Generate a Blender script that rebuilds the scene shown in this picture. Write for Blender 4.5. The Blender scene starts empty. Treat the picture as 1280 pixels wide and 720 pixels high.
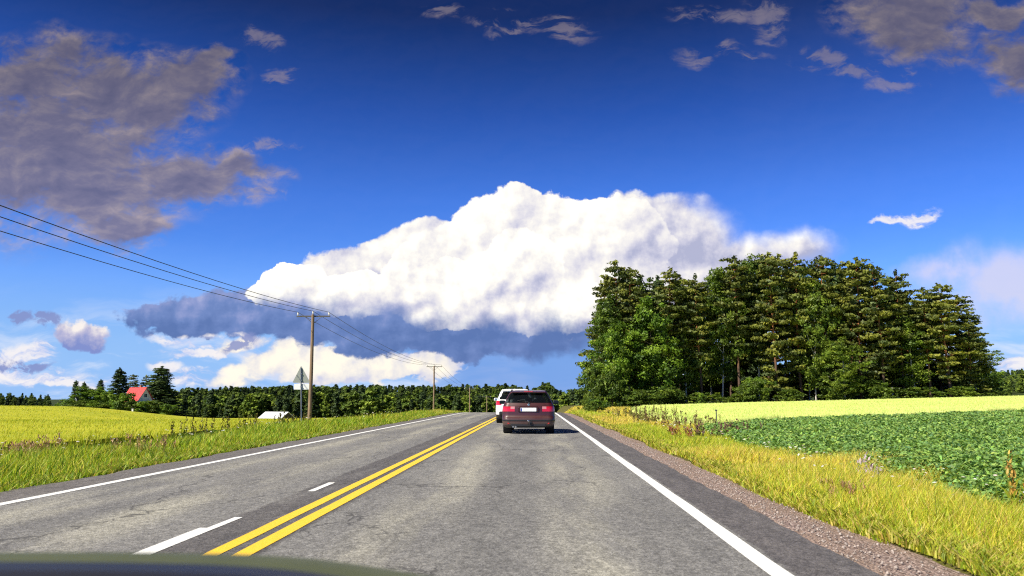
import bpy, bmesh, math, random
import numpy as np
from mathutils import Vector, Matrix

R = math.radians
rng = np.random.default_rng(7)
random.seed(7)
sc = bpy.context.scene
col = sc.collection

# ------------------------------------------------------------------ camera
EYE = 1.15                       # eye height above the road, metres
PITCH, YAW = R(7.857), R(1.645)
cam_d = bpy.data.cameras.new('camera')
cam_d.sensor_width = 36.0
cam_d.lens = 28.125
cam_d.clip_start = 0.05
cam_d.clip_end = 20000
cam_d.dof.use_dof = True
cam_d.dof.focus_distance = 30.0
cam_d.dof.aperture_fstop = 3.2
cam = bpy.data.objects.new('camera', cam_d)
col.objects.link(cam)
cam.location = (0, 0, EYE)
cam.rotation_euler = (R(90) + PITCH, 0, YAW)
sc.camera = cam
_RM = cam.rotation_euler.to_matrix()


def ray(px, py):
    """World direction of a point of the 1280x720 photograph, used to survey where things stand."""
    return _RM @ Vector(((px - 640) / 1000, (360 - py) / 1000, -1))


def uv(px, py):
    d = ray(px, py)
    return d.x / d.y, d.z / d.y


def at(px, Y, py=None):
    """World x (and z) of something at photo column px standing Y metres up the road."""
    d = ray(px, 498 if py is None else py)
    k = Y / d.y
    return (d.x * k, EYE + d.z * k)


# ------------------------------------------------------------------ custom properties
def tag(o, label=None, cat=None, group=None, kind=None):
    if label: o['label'] = label
    if cat: o['category'] = cat
    if group: o['group'] = group
    if kind: o['kind'] = kind
    return o


def empty(name, loc=(0, 0, 0), rz=0.0):
    o = bpy.data.objects.new(name, None)
    o.empty_display_size = 0.3
    o.location = loc
    o.rotation_euler = (0, 0, rz)
    col.objects.link(o)
    return o


def link(name, me, parent=None):
    o = bpy.data.objects.new(name, me)
    col.objects.link(o)
    if parent is not None: o.parent = parent
    return o


def kids(o):
    return [c for c in col.objects if c.parent == o]


def copy_tree(o, children, parent=None):
    """children: dict object -> list of its children"""
    c = o.copy()
    col.objects.link(c)
    c.parent = parent
    for ch in children.get(o, []):
        copy_tree(ch, children, c)
    return c


def child_map(root):
    m = {}
    def walk(o):
        m[o] = list(o.children)
        for c in o.children: walk(c)
    walk(root)
    return m


# ------------------------------------------------------------------ fast mesh from numpy
def np_mesh(name, V, F, mat=None, colr=None, smooth=False, mats=None, midx=None):
    """V (n,3); F (m,k) with one k, or list of such arrays; colr (n_faces,3) face colours stored in attribute 'tint'"""
    me = bpy.data.meshes.new(name)
    V = np.asarray(V, dtype=np.float32)
    Fs = F if isinstance(F, list) else [F]
    Fs = [np.asarray(f, dtype=np.int32) for f in Fs if len(f)]
    me.vertices.add(len(V))
    me.vertices.foreach_set('co', V.ravel())
    nl = sum(f.size for f in Fs)
    nf = sum(len(f) for f in Fs)
    me.loops.add(nl)
    me.loops.foreach_set('vertex_index', np.concatenate([f.ravel() for f in Fs]))
    me.polygons.add(nf)
    tot = np.concatenate([np.full(len(f), f.shape[1], np.int32) for f in Fs])
    st = np.concatenate([[0], np.cumsum(tot)[:-1]]).astype(np.int32)
    me.polygons.foreach_set('loop_start', st)
    if smooth:
        me.polygons.foreach_set('use_smooth', np.ones(nf, bool))
    for m_ in (mats or ([mat] if mat else [])):
        me.materials.append(m_)
    if midx is not None:
        me.polygons.foreach_set('material_index', np.asarray(midx, np.int32))
    if colr is not None:
        at_ = me.attributes.new('tint', 'FLOAT_COLOR', 'FACE')
        c4 = np.ones((nf, 4), np.float32)
        c4[:, :3] = colr
        at_.data.foreach_set('color', c4.ravel())
    me.update(calc_edges=True)
    return me


def grid_mesh(name, X, Y, zf, mat, smooth=True):
    XX, YY = np.meshgrid(np.asarray(X, float), np.asarray(Y, float))
    ZZ = zf(XX, YY)
    V = np.stack([XX.ravel(), YY.ravel(), ZZ.ravel()], 1)
    nx, ny = len(X), len(Y)
    i = np.arange(nx - 1)[None, :] + (np.arange(ny - 1) * nx)[:, None]
    i = i.ravel()
    F = np.stack([i, i + 1, i + 1 + nx, i + nx], 1)
    return np_mesh(name, V, F, mat, smooth=smooth)


class MB:
    """collects boxes, tubes and lathes in one bmesh"""
    def __init__(s): s.bm = bmesh.new()

    def box(s, c, size, rot=None, bevel=0.0, seg=1):
        r = bmesh.ops.create_cube(s.bm, size=1.0)
        vs = r['verts']
        bmesh.ops.scale(s.bm, vec=size, verts=vs)
        if bevel:
            es = list({e for v in vs for e in v.link_edges})
            rb = bmesh.ops.bevel(s.bm, geom=es, offset=bevel, segments=seg, affect='EDGES', profile=0.5)
            vs = list({v for f in rb['faces'] for v in f.verts} | {v for v in vs if v.is_valid})
        if rot is not None:
            bmesh.ops.rotate(s.bm, cent=(0, 0, 0), matrix=rot, verts=vs)
        bmesh.ops.translate(s.bm, vec=c, verts=vs)
        return s

    def tube(s, pts, rad, n=8, cap=True):
        pts = [Vector(p) for p in pts]
        rad = rad if isinstance(rad, (list, tuple)) else [rad] * len(pts)
        rings = []
        for k, p in enumerate(pts):
            t = (pts[min(k + 1, len(pts) - 1)] - pts[max(k - 1, 0)]).normalized()
            a = t.orthogonal().normalized() if abs(t.z) > .9 else t.cross(Vector((0, 0, 1))).normalized()
            if abs(t.z) > .9:
                a = (Vector((1, 0, 0)) - t * t.x).normalized()
            b = t.cross(a)
            rings.append([s.bm.verts.new(p + rad[k] * (math.cos(q * 2 * math.pi / n) * a + math.sin(q * 2 * math.pi / n) * b)) for q in range(n)])
        for k in range(len(rings) - 1):
            for q in range(n):
                s.bm.faces.new((rings[k][q], rings[k][(q + 1) % n], rings[k + 1][(q + 1) % n], rings[k + 1][q]))
        if cap:
            s.bm.faces.new(rings[0][::-1])
            s.bm.faces.new(rings[-1])
        return s

    def lathe(s, prof, axis='Z', c=(0, 0, 0), n=24):
        """prof: list of (r, h)"""
        rings = []
        for r, h in prof:
            ring = []
            for q in range(n):
                a = q * 2 * math.pi / n
                p = (r * math.cos(a), r * math.sin(a), h)
                if axis == 'X': p = (p[2], p[0], p[1])
                if axis == 'Y': p = (p[0], p[2], p[1])
                ring.append(s.bm.verts.new((p[0] + c[0], p[1] + c[1], p[2] + c[2])))
            rings.append(ring)
        for k in range(len(rings) - 1):
            for q in range(n):
                s.bm.faces.new((rings[k][q], rings[k][(q + 1) % n], rings[k + 1][(q + 1) % n], rings[k + 1][q]))
        return s

    def poly(s, pts):
        s.bm.faces.new([s.bm.verts.new(p) for p in pts])
        return s

    def prism(s, pts, ext):
        """closed prism: polygon pts (3D) extruded by vector ext"""
        e = Vector(ext)
        a = [s.bm.verts.new(p) for p in pts]
        b = [s.bm.verts.new(Vector(p) + e) for p in pts]
        n = len(a)
        s.bm.faces.new(a[::-1]); s.bm.faces.new(b)
        for k in range(n):
            s.bm.faces.new((a[k], a[(k + 1) % n], b[(k + 1) % n], b[k]))
        return s

    def build(s, name, mat, parent=None, smooth=False, loc=None):
        bmesh.ops.recalc_face_normals(s.bm, faces=s.bm.faces[:])
        me = bpy.data.meshes.new(name)
        s.bm.to_mesh(me); s.bm.free()
        if mat: me.materials.append(mat)
        if smooth:
            me.polygons.foreach_set('use_smooth', [True] * len(me.polygons))
            try:
                me.set_sharp_from_angle(angle=R(35))
            except Exception:
                pass
        o = link(name, me, parent)
        if loc: o.location = loc
        return o


# ------------------------------------------------------------------ node helpers
class NT:
    def __init__(s, tree):
        s.t = tree; s.n = tree.nodes; s.l = tree.links; s.dims = '3D'

    def put(s, sock, v):
        if v is None: return
        if isinstance(v, bpy.types.NodeSocket): s.l.new(v, sock)
        else:
            if sock.type in ('RGBA',) and not hasattr(v, '__len__'): v = (v, v, v, 1)
            if sock.type == 'RGBA' and len(v) == 3: v = (*v, 1)
            if sock.type == 'VECTOR' and not hasattr(v, '__len__'): v = (v, v, v)
            sock.default_value = v

    def m(s, op, a, b=None, c=None, clamp=False):
        n = s.n.new('ShaderNodeMath'); n.operation = op; n.use_clamp = clamp
        for k, v in enumerate((a, b, c)): s.put(n.inputs[k], v)
        return n.outputs[0]

    def vm(s, op, a, b=None, scale=None):
        n = s.n.new('ShaderNodeVectorMath'); n.operation = op
        s.put(n.inputs[0], a)
        if b is not None: s.put(n.inputs[1], b)
        if scale is not None: s.put(n.inputs['Scale'], scale)
        return n.outputs['Value'] if op in ('LENGTH', 'DOT_PRODUCT', 'DISTANCE') else n.outputs[0]

    def mix(s, f, a, b, blend='MIX'):
        n = s.n.new('ShaderNodeMix'); n.data_type = 'RGBA'; n.blend_type = blend
        s.put(n.inputs[0], f); s.put(n.inputs[6], a); s.put(n.inputs[7], b)
        return n.outputs[2]

    def noise(s, vec, scale=1.0, detail=4.0, rough=0.5, dist=0.0, lac=2.0, color=False):
        n = s.n.new('ShaderNodeTexNoise')
        n.noise_dimensions = s.dims
        n.inputs['Scale'].default_value = scale; n.inputs['Detail'].default_value = detail
        n.inputs['Roughness'].default_value = rough; n.inputs['Distortion'].default_value = dist
        n.inputs['Lacunarity'].default_value = lac
        if vec is not None: s.l.new(vec, n.inputs['Vector'])
        return n.outputs['Color'] if color else n.outputs['Fac']

    def voronoi(s, vec, scale=1.0, feature='F1', smooth=None, out='Distance', rnd=1.0):
        n = s.n.new('ShaderNodeTexVoronoi'); n.feature = feature; n.voronoi_dimensions = s.dims
        n.inputs['Scale'].default_value = scale; n.inputs['Randomness'].default_value = rnd
        if smooth is not None and feature == 'SMOOTH_F1': n.inputs['Smoothness'].default_value = smooth
        if vec is not None: s.l.new(vec, n.inputs['Vector'])
        return n.outputs[out]

    def step(s, x, a, b, lo=0.0, hi=1.0):
        n = s.n.new('ShaderNodeMapRange'); n.interpolation_type = 'SMOOTHSTEP'
        s.put(n.inputs[0], x); s.put(n.inputs[1], a); s.put(n.inputs[2], b); s.put(n.inputs[3], lo); s.put(n.inputs[4], hi)
        return n.outputs[0]

    def ramp(s, f, stops, interp='LINEAR'):
        n = s.n.new('ShaderNodeValToRGB'); cr = n.color_ramp; cr.interpolation = interp
        while len(cr.elements) < len(stops): cr.elements.new(0.5)
        for e, (p, c) in zip(cr.elements, stops):
            e.position = p; e.color = (*c, 1) if len(c) == 3 else c
        s.put(n.inputs[0], f)
        return n.outputs[0]

    def mapping(s, vec, loc=(0, 0, 0), rot=(0, 0, 0), scale=(1, 1, 1), kind='POINT'):
        n = s.n.new('ShaderNodeMapping'); n.vector_type = kind
        n.inputs['Location'].default_value = loc; n.inputs['Rotation'].default_value = rot; n.inputs['Scale'].default_value = scale
        s.l.new(vec, n.inputs['Vector'])
        return n.outputs[0]

    def sep(s, v):
        n = s.n.new('ShaderNodeSeparateXYZ'); s.l.new(v, n.inputs[0])
        return n.outputs[0], n.outputs[1], n.outputs[2]

    def comb(s, x, y, z):
        n = s.n.new('ShaderNodeCombineXYZ')
        for k, v in enumerate((x, y, z)): s.put(n.inputs[k], v)
        return n.outputs[0]

    def attr(s, name='tint'):
        n = s.n.new('ShaderNodeAttribute'); n.attribute_name = name
        return n.outputs['Color']

    def objrand(s):
        return s.n.new('ShaderNodeObjectInfo').outputs['Random']

    def pos(s):
        return s.n.new('ShaderNodeNewGeometry').outputs['Position']

    def ocoord(s):
        return s.n.new('ShaderNodeTexCoord').outputs['Object']

    def bump(s, h, strength=0.5, dist=0.02):
        n = s.n.new('ShaderNodeBump'); n.inputs['Strength'].default_value = strength
        n.inputs['Distance'].default_value = dist
        s.l.new(h, n.inputs['Height'])
        return n.outputs[0]


def material(name, color=None, rough=0.6, metal=0.0, spec=0.5, coat=0.0, build=None, trans=0.0):
    m_ = bpy.data.materials.new(name); m_.use_nodes = True
    t = NT(m_.node_tree)
    b = m_.node_tree.nodes['Principled BSDF']
    b.inputs['Roughness'].default_value = rough
    b.inputs['Metallic'].default_value = metal
    b.inputs['Specular IOR Level'].default_value = spec
    if coat:
        b.inputs['Coat Weight'].default_value = coat; b.inputs['Coat Roughness'].default_value = 0.04
    if color is not None: b.inputs['Base Color'].default_value = (*color, 1)
    if build:
        out = build(t) or {}
        for k, v in out.items():
            t.put(b.inputs[k], v)
    return m_


def leaf_mat(name, sat=None, trans=0.35, tint_mul=(1, 1, 1), rough=0.6, objvar=0.0, spec=0.25):
    """leaves / blades: face attribute 'tint' is the leaf colour, some light passes through"""
    m_ = bpy.data.materials.new(name); m_.use_nodes = True
    t = NT(m_.node_tree); nd = t.n
    b = nd['Principled BSDF']; out = nd['Material Output']
    c = t.attr('tint')
    if objvar:
        f = t.m('MULTIPLY_ADD', t.objrand(), 2 * objvar, 1 - objvar)
        c = t.vm('SCALE', c, scale=f)
        # hue drift from tree to tree
        c = t.mix(t.m('MULTIPLY', t.objrand(), 0.35), c, t.vm('MULTIPLY', c, (1.35, 1.02, 0.7)))
    t.put(b.inputs['Base Color'], c)
    b.inputs['Roughness'].default_value = rough
    b.inputs['Specular IOR Level'].default_value = spec
    tr = nd.new('ShaderNodeBsdfTranslucent')
    t.put(tr.inputs['Color'], t.vm('MULTIPLY', c, (1.15, 1.2, 0.6)))
    mx = nd.new('ShaderNodeMixShader'); mx.inputs[0].default_value = trans
    t.l.new(b.outputs[0], mx.inputs[1]); t.l.new(tr.outputs[0], mx.inputs[2])
    t.l.new(mx.outputs[0], out.inputs['Surface'])
    return m_
# ------------------------------------------------------------------ light: sun, sky, clouds
SUN_EL, SUN_AZ = R(44), R(-128)      # azimuth from +Y towards +X: the sun stands to the left and a little behind
sd = Vector((math.sin(SUN_AZ) * math.cos(SUN_EL), math.cos(SUN_AZ) * math.cos(SUN_EL), math.sin(SUN_EL)))
sun_d = bpy.data.lights.new('sun', 'SUN')
sun_d.energy = 4.6
sun_d.angle = R(0.53)
sun_d.color = (1.0, 0.93, 0.80)
sun = bpy.data.objects.new('sun', sun_d)
col.objects.link(sun)
sun.rotation_euler = sd.to_track_quat('Z', 'Y').to_euler()

w = bpy.data.worlds.new('World'); sc.world = w; w.use_nodes = True
T = NT(w.node_tree); T.dims = '2D'
bg = w.node_tree.nodes['Background']
bg.inputs['Strength'].default_value = 0.058
sky = T.n.new('ShaderNodeTexSky'); sky.sky_type = 'NISHITA'; sky.sun_disc = False
sky.sun_elevation = SUN_EL; sky.sun_rotation = SUN_AZ
sky.air_density = 1.0; sky.dust_density = 0.3; sky.ozone_density = 4.0
gen = T.n.new('ShaderNodeTexCoord').outputs['Generated']
dx, dy, dz = T.sep(gen)
front = T.step(dy, 0.15, 0.35)
sy = T.m('MAXIMUM', dy, 0.1)
U = T.m('DIVIDE', dx, sy); Vv = T.m('DIVIDE', dz, sy)
P = T.comb(U, Vv, 0.0)
# the deep polarised blue of the photograph: clear air darkens with height
el = T.m('DIVIDE', dz, T.m('SQRT', T.m('ADD', T.m('MULTIPLY', dx, dx), T.m('MULTIPLY', dy, dy))))
grade = T.ramp(T.m('MULTIPLY', el, 1.6), [
    (0.00, (0.55, 0.80, 1.25)), (0.10, (0.55, 0.84, 1.40)), (0.22, (0.48, 0.86, 1.68)),
    (0.40, (0.33, 0.68, 1.52)), (0.58, (0.155, 0.40, 1.04)), (0.80, (0.05, 0.145, 0.40)), (1.0, (0.035, 0.095, 0.27))])
skyc = T.mix(1.0, sky.outputs[0], grade, 'MULTIPLY')
skyc = T.mix(T.step(el, 0.20, 0.0, 0, 0.85), skyc, (3.0, 5.4, 9.8))


def blob(vec, cx, cy, rx, ry, rot=0.0):
    """soft ellipse in direction space, surveyed in photo pixels; 1 in the middle, 0 at its rim"""
    u, v = uv(cx, cy)
    u1, _ = uv(cx + 10, cy); _, v1 = uv(cx, cy - 10)
    su, sv = abs(u1 - u) / 10, abs(v1 - v) / 10
    n = T.n.new('ShaderNodeMapping'); n.vector_type = 'TEXTURE'
    n.inputs['Location'].default_value = (u, v, 0)
    n.inputs['Rotation'].default_value = (0, 0, R(rot))
    n.inputs['Scale'].default_value = (rx * su, ry * sv, 1)
    T.l.new(vec, n.inputs[0])
    g = T.n.new('ShaderNodeTexGradient'); g.gradient_type = 'SPHERICAL'
    T.l.new(n.outputs[0], g.inputs[0])
    return g.outputs[1]


def field(vec, blobs, smooth=0.12):
    e = None
    for b in blobs:
        g = blob(vec, *b)
        e = g if e is None else T.m('MAXIMUM', e, g)
    return e


def warp(vec, scale, amt, detail=3, seed=0.0):
    c = T.noise(T.vm('ADD', vec, (seed, seed * 1.7, 0)), scale, detail, 0.55, color=True)
    return T.vm('ADD', vec, T.vm('SCALE', T.vm('SUBTRACT', c, (0.5, 0.5, 0.5)), scale=amt))


def billow(vec):
    """cauliflower relief: round puffs at two sizes over soft fractal noise"""
    wv = warp(vec, 14, 0.05, 5)
    a = T.voronoi(wv, 13, 'F1')
    b = T.voronoi(wv, 34, 'F1')
    n = T.noise(vec, 16, 8, 0.60)
    s_ = T.m('MULTIPLY', T.m('SUBTRACT', 1.0, a), 0.26)
    s_ = T.m('MULTIPLY_ADD', T.m('SUBTRACT', 1.0, b), 0.14, s_)
    s_ = T.m('MULTIPLY_ADD', n, 0.62, s_)
    return s_


def edge(e, n, mid, amp, fade=0.12):
    """envelope plus relief, the relief dying out where the envelope ends"""
    k = T.step(e, 0.0, fade, 0.0, amp)
    return T.m('MULTIPLY_ADD', T.m('SUBTRACT', n, mid), k, e)


LIT = (-0.75, 0.66, 0)     # where the light comes from, seen on the sky


def shifted(vec, d):
    return T.vm('ADD', vec, (LIT[0] * d, LIT[1] * d, 0))


out = skyc

# ---- thin veils and haze low in the sky
veil_n = T.noise(T.mapping(warp(P, 6, 0.05), scale=(5, 26, 1)), 1.0, 6, 0.6)
veil = T.m('MULTIPLY', T.step(veil_n, 0.46, 0.72), T.step(Vv, 0.16, 0.015))
out = T.mix(T.m('MULTIPLY', veil, 0.75), out, (8.2, 8.6, 9.6))
pale = T.m('MULTIPLY', field(warp(P, 9, 0.05, 5), [(1260, 360, 150, 75, 0), (1190, 345, 90, 40, 0)]), T.noise(P, 10, 6, 0.6))
out = T.mix(T.step(pale, 0.05, 0.42, 0, 0.85), out, (6.6, 6.6, 8.6))

# ---- blue rain shade under the big cloud, reaching the horizon
rain = field(warp(P, 7, 0.03), [(650, 470, 150, 75, 0), (590, 445, 150, 40, 0), (730, 440, 80, 90, 0)])
out = T.mix(T.step(rain, 0.0, 0.6, 0, 0.85), out, (1.7, 3.4, 7.6))

bil = billow(P)
b2 = billow(shifted(P, 0.010))
drel = T.m('SUBTRACT', bil, b2)
fine = T.noise(T.mapping(warp(P, 22, 0.03, 5, 3.3), scale=(1, 1.9, 1)), 30, 8, 0.6)
wisp = T.noise(T.mapping(warp(warp(P, 6, 0.06, 3, 5.1), 20, 0.03, 4, 9.2), rot=(0, 0, R(-8)), scale=(1, 3.2, 1)), 17, 8, 0.62)

# ---- the low cream bank behind the power poles
Pw = warp(P, 30, 0.022, 5, 1.3)
e = field(Pw, [(470, 457, 125, 26, 0), (400, 460, 80, 24, 0), (345, 446, 80, 28, 24), (292, 470, 46, 18, 22),
               (535, 457, 50, 24, 0), (420, 450, 70, 22, 0), (300, 430, 60, 12, 14)])
h = T.m('ADD', edge(e, bil, 0.55, 0.55), T.m('MULTIPLY', T.step(e, 0, .15), T.m('MULTIPLY', T.m('SUBTRACT', fine, 0.52), 0.75)))
left_thin = T.step(U, uv(400, 450)[0], uv(300, 450)[0], 0.0, 0.32)
out = T.mix(T.m('MULTIPLY', T.step(h, 0.08, T.m('ADD', 0.26, left_thin)), 0.97), out,
            T.ramp(T.m('ADD', T.m('MULTIPLY', h, 0.6), T.m('MULTIPLY', drel, 1.6)), [(0.02, (6.2, 6.3, 7.9)), (0.25, (8.6, 8.2, 7.9)), (0.5, (10.6, 9.8, 8.2))]))

# ---- the big cumulus: white towers in three tiers over a slate-blue base
Pb = warp(P, 14, 0.045, 6, 4.7)
BAS = [(450, 408, 240, 40, -3), (300, 390, 160, 34, 3), (225, 390, 85, 20, 4), (600, 420, 190, 34, 0), (690, 412, 120, 42, 0), (400, 393, 200, 40, 0), (690, 422, 110, 30, 0)]
e2 = field(Pb, BAS)
h2 = T.m('ADD', edge(e2, bil, 0.55, 0.45), T.m('MULTIPLY', T.step(e2, 0, .15), T.m('MULTIPLY', T.m('SUBTRACT', fine, 0.52), 0.45)))
soft2 = T.step(U, uv(580, 430)[0], uv(745, 430)[0], 0.0, 0.5)
a2 = T.step(h2, T.m('ADD', 0.08, T.m('MULTIPLY', soft2, -0.16)), T.m('ADD', 0.24, soft2))
bs = T.noise(T.mapping(P, scale=(1, 2.0, 1)), 14, 7, 0.6)
depth = T.step(Vv, uv(450, 365)[1], uv(450, 425)[1], 0.28, -0.02)
cb = T.ramp(T.m('ADD', T.m('ADD', T.m('MULTIPLY', bs, 0.55), T.m('MULTIPLY', drel, 1.1)), depth),
            [(0.2, (1.05, 1.85, 4.4)), (0.42, (1.6, 2.5, 5.4)), (0.62, (2.9, 3.5, 6.4)), (0.9, (6.0, 6.1, 8.0))])
out = T.mix(a2, out, cb)

low = T.m('ADD', Vv, T.m('MULTIPLY', T.m('SUBTRACT', T.noise(P, 15, 6, 0.6), 0.5), 0.07))
ux = T.m('SUBTRACT', U, uv(640, 400)[0])
rise = T.m('ADD', uv(640, 414)[1], T.m('MULTIPLY', ux, -0.10))
sink = T.step(low, T.m('ADD', rise, -0.014), T.m('ADD', rise, 0.026))
bottom = T.step(low, T.m('ADD', rise, -0.05), rise)
big = T.noise(warp(P, 8, 0.06, 4, 9.0), 9, 5, 0.55)
WH = [(0.0, (4.4, 4.6, 6.4)), (0.25, (6.0, 6.0, 7.4)), (0.5, (7.9, 7.7, 8.2)), (0.75, (9.5, 9.2, 8.8)), (1.0, (11.2, 10.8, 9.8))]


def tier(under, blobs, seed, base, kb, kn, edge_lo, edge_hi, fade_right=False):
    Pt = warp(P, 16, 0.034, 6, seed)
    e_ = field(Pt, blobs); es = field(shifted(Pt, 0.022), blobs)
    h_ = edge(e_, bil, 0.55, 0.62)
    lo, hi = edge_lo, edge_hi
    if fade_right:
        soft = T.step(U, uv(790, 300)[0], uv(960, 300)[0], 0.0, 0.62)
        lo, hi = T.m('ADD', lo, T.m('MULTIPLY', soft, -0.22)), T.m('ADD', hi, soft)
    a_ = T.m('MULTIPLY', T.step(h_, lo, hi), bottom)
    lit_ = T.m('ADD', T.m('MULTIPLY', drel, kb), T.m('MULTIPLY', T.m('SUBTRACT', e_, es), 0.9))
    lit_ = T.m('ADD', lit_, T.m('ADD', base, T.m('MULTIPLY', T.m('SUBTRACT', big, 0.45), kn)))
    # the rim of each tower catches the sun, its foot sinks into shade
    lit_ = T.m('ADD', lit_, T.m('MULTIPLY', T.m('SUBTRACT', 0.45, h_), 0.35))
    return T.mix(a_, under, T.mix(sink, cb, T.ramp(lit_, WH)))


out = tier(out, [(450, 335, 135, 38, 14), (520, 315, 95, 42, 15), (850, 302, 125, 64, -12), (800, 290, 110, 60, 0), (935, 320, 95, 42, 0), (990, 310, 80, 34, 0), (830, 350, 160, 70, 0), (880, 345, 130, 50, 0)],
           2.2, 0.42, 2.6, -1.0, 0.10, 0.22, True)
out = tier(out, [(640, 305, 118, 80, 0), (595, 330, 130, 72, 14), (700, 310, 120, 82, 0), (770, 300, 92, 64, -22), (690, 370, 120, 55, 0), (760, 350, 110, 62, 0), (556, 345, 110, 58, 12)],
           6.4, 0.72, 2.7, -1.0, 0.12, 0.17)
out = tier(out, [(368, 352, 54, 22, 8), (425, 366, 90, 32, 8), (500, 366, 95, 38, 8), (352, 366, 62, 20, 0), (570, 376, 110, 46, 0), (655, 336, 66, 62, 0), (610, 350, 60, 48, 0), (640, 384, 100, 42, 0), (725, 388, 80, 36, 0), (560, 348, 46, 34, 0)],
           11.6, 0.80, 3.0, -1.1, 0.13, 0.18)

# ---- soft grey clouds high on the left and right
GR = [(60, 180, 200, 150, 0), (150, 120, 150, 80, -8), (110, 240, 170, 80, 0), (235, 100, 90, 42, 0), (40, 95, 110, 70, 0), (230, 222, 135, 44, -4),
      (300, 212, 80, 20, -3), (150, 280, 90, 36, 0), (265, 78, 55, 18, 0), (1130, 18, 120, 60, -6), (1150, 55, 95, 40, 0), (1285, 75, 72, 50, 0), (1250, 15, 70, 22, 0)]
GR2 = [(960, 25, 34, 55, 30), (1035, 72, 45, 22, 0), (895, 20, 85, 16, 0), (905, 72, 85, 18, 0), (700, 37, 60, 18, 0), (610, 20, 36, 16, 0), (1070, 80, 90, 24, 0), (560, 12, 40, 14, 0),
       (325, 50, 45, 18, 0), (350, 95, 34, 16, 0), (315, 247, 60, 14, 0), (640, 34, 45, 12, 0), (330, 185, 60, 14, 0), (1120, 105, 60, 14, 0)]
Pg = warp(P, 10, 0.075, 7, 6.1)
fgv = T.mapping(warp(P, 7, 0.06, 4, 1.1), scale=(1, 2.1, 1))
fg = T.noise(fgv, 9, 9, 0.58)
fg_l = T.noise(T.mapping(shifted(warp(P, 7, 0.06, 4, 1.1), 0.012), scale=(1, 2.1, 1)), 9, 9, 0.58)
e3 = field(Pg, GR)
h3 = edge(e3, T.m('ADD', T.m('MULTIPLY', fg, 0.55), T.m('MULTIPLY', fine, 0.45)), 0.51, 1.9, 0.25)
a3 = T.m('MULTIPLY', T.step(h3, -0.06, 0.62), 0.95)
e3b = field(warp(P, 12, 0.05, 5, 8.4), GR2)
a3b = T.m('MULTIPLY', T.step(T.m('MULTIPLY', e3b, T.step(wisp, 0.36, 0.72)), 0.05, 0.55), 0.50)
sh = T.m('ADD', T.m('ADD', T.m('MULTIPLY', T.m('SUBTRACT', fg, fg_l), 1.7), T.m('MULTIPLY', T.m('SUBTRACT', fine, 0.5), 0.55)), T.m('SUBTRACT', 0.74, T.m('MULTIPLY', h3, 0.40)))
CG = [(0.15, (1.35, 1.35, 2.35)), (0.42, (1.85, 1.74, 2.70)), (0.62, (2.55, 2.28, 2.95)), (0.88, (4.1, 3.4, 3.6))]
bright = T.m('MINIMUM', T.m('MAXIMUM', T.m('MULTIPLY_ADD', T.m('SUBTRACT', 0.30, Vv), 2.0, 0.98), 0.70), 1.3)
cg = T.vm('SCALE', T.ramp(sh, CG), scale=bright)
out = T.mix(a3b, out, T.vm('SCALE', T.ramp(T.m('ADD', wisp, 0.15), CG), scale=T.m('MULTIPLY', bright, 1.15)))
out = T.mix(a3, out, cg)

# ---- small low clouds on the left, a wisp on the right
SM = [(105, 420, 44, 22, -14), (90, 416, 24, 14, 0)]
e4 = field(warp(P, 24, 0.03, 6, 2.9), SM)
h4 = T.m('ADD', edge(e4, bil, 0.55, 0.6), T.m('MULTIPLY', T.step(e4, 0, .15), T.m('MULTIPLY', T.m('SUBTRACT', fine, 0.5), 0.9)))
a4 = T.step(h4, 0.06, 0.40)
c0 = uv(105, 420)
top = T.m('ADD', T.m('MULTIPLY', T.m('SUBTRACT', T.m('ADD', Vv, T.m('MULTIPLY', U, 0.25)), c0[1] + 0.25 * c0[0]), 24.0), T.m('ADD', 0.48, T.m('MULTIPLY', drel, 2.5)))
c4 = T.ramp(top, [(0.1, (2.2, 2.8, 6.0)), (0.5, (5.0, 4.9, 6.8)), (0.85, (9.2, 8.6, 8.2))])
out = T.mix(a4, out, c4)
WS = [(10, 448, 80, 22, 4), (50, 442, 34, 26, 30), (20, 468, 120, 12, 0), (70, 478, 120, 8, 0), (1148, 271, 36, 11, 12), (1115, 275, 34, 6, 0), (206, 457, 32, 12, 0), (250, 428, 90, 10, 0), (245, 441, 80, 7, 0), (1262, 455, 90, 16, 0), (240, 470, 60, 14, 0)]
e6 = field(warp(P, 18, 0.035, 6, 2.9), WS)
h6 = T.m('MULTIPLY', e6, T.step(wisp, 0.30, 0.62))
out = T.mix(T.m('MULTIPLY', T.step(h6, 0.03, 0.52), 0.88), out, T.mix(T.step(wisp, .42, .62), (6.2, 6.5, 8.6), (9.3, 8.8, 8.7)))
DK = [(22, 396, 24, 12, 14), (58, 399, 36, 12, -4), (300, 432, 34, 12, 14), (15, 458, 60, 8, 0)]
e5 = field(warp(P, 30, 0.03, 6, 7.7), DK)
out = T.mix(T.step(T.m('MULTIPLY', e5, T.step(fine, 0.3, 0.62)), 0.04, 0.40, 0, 0.88), out, (2.3, 2.8, 5.6))

final = T.mix(T.m('MULTIPLY', front, T.step(dz, -0.02, 0.0)), skyc, out)
T.l.new(final, bg.inputs[0])
w.cycles.sampling_method = 'NONE'
# ------------------------------------------------------------------ terrain
def ss(x, a, b):
    t = np.clip((x - a) / (b - a), 0, 1)
    return t * t * (3 - 2 * t)


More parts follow.
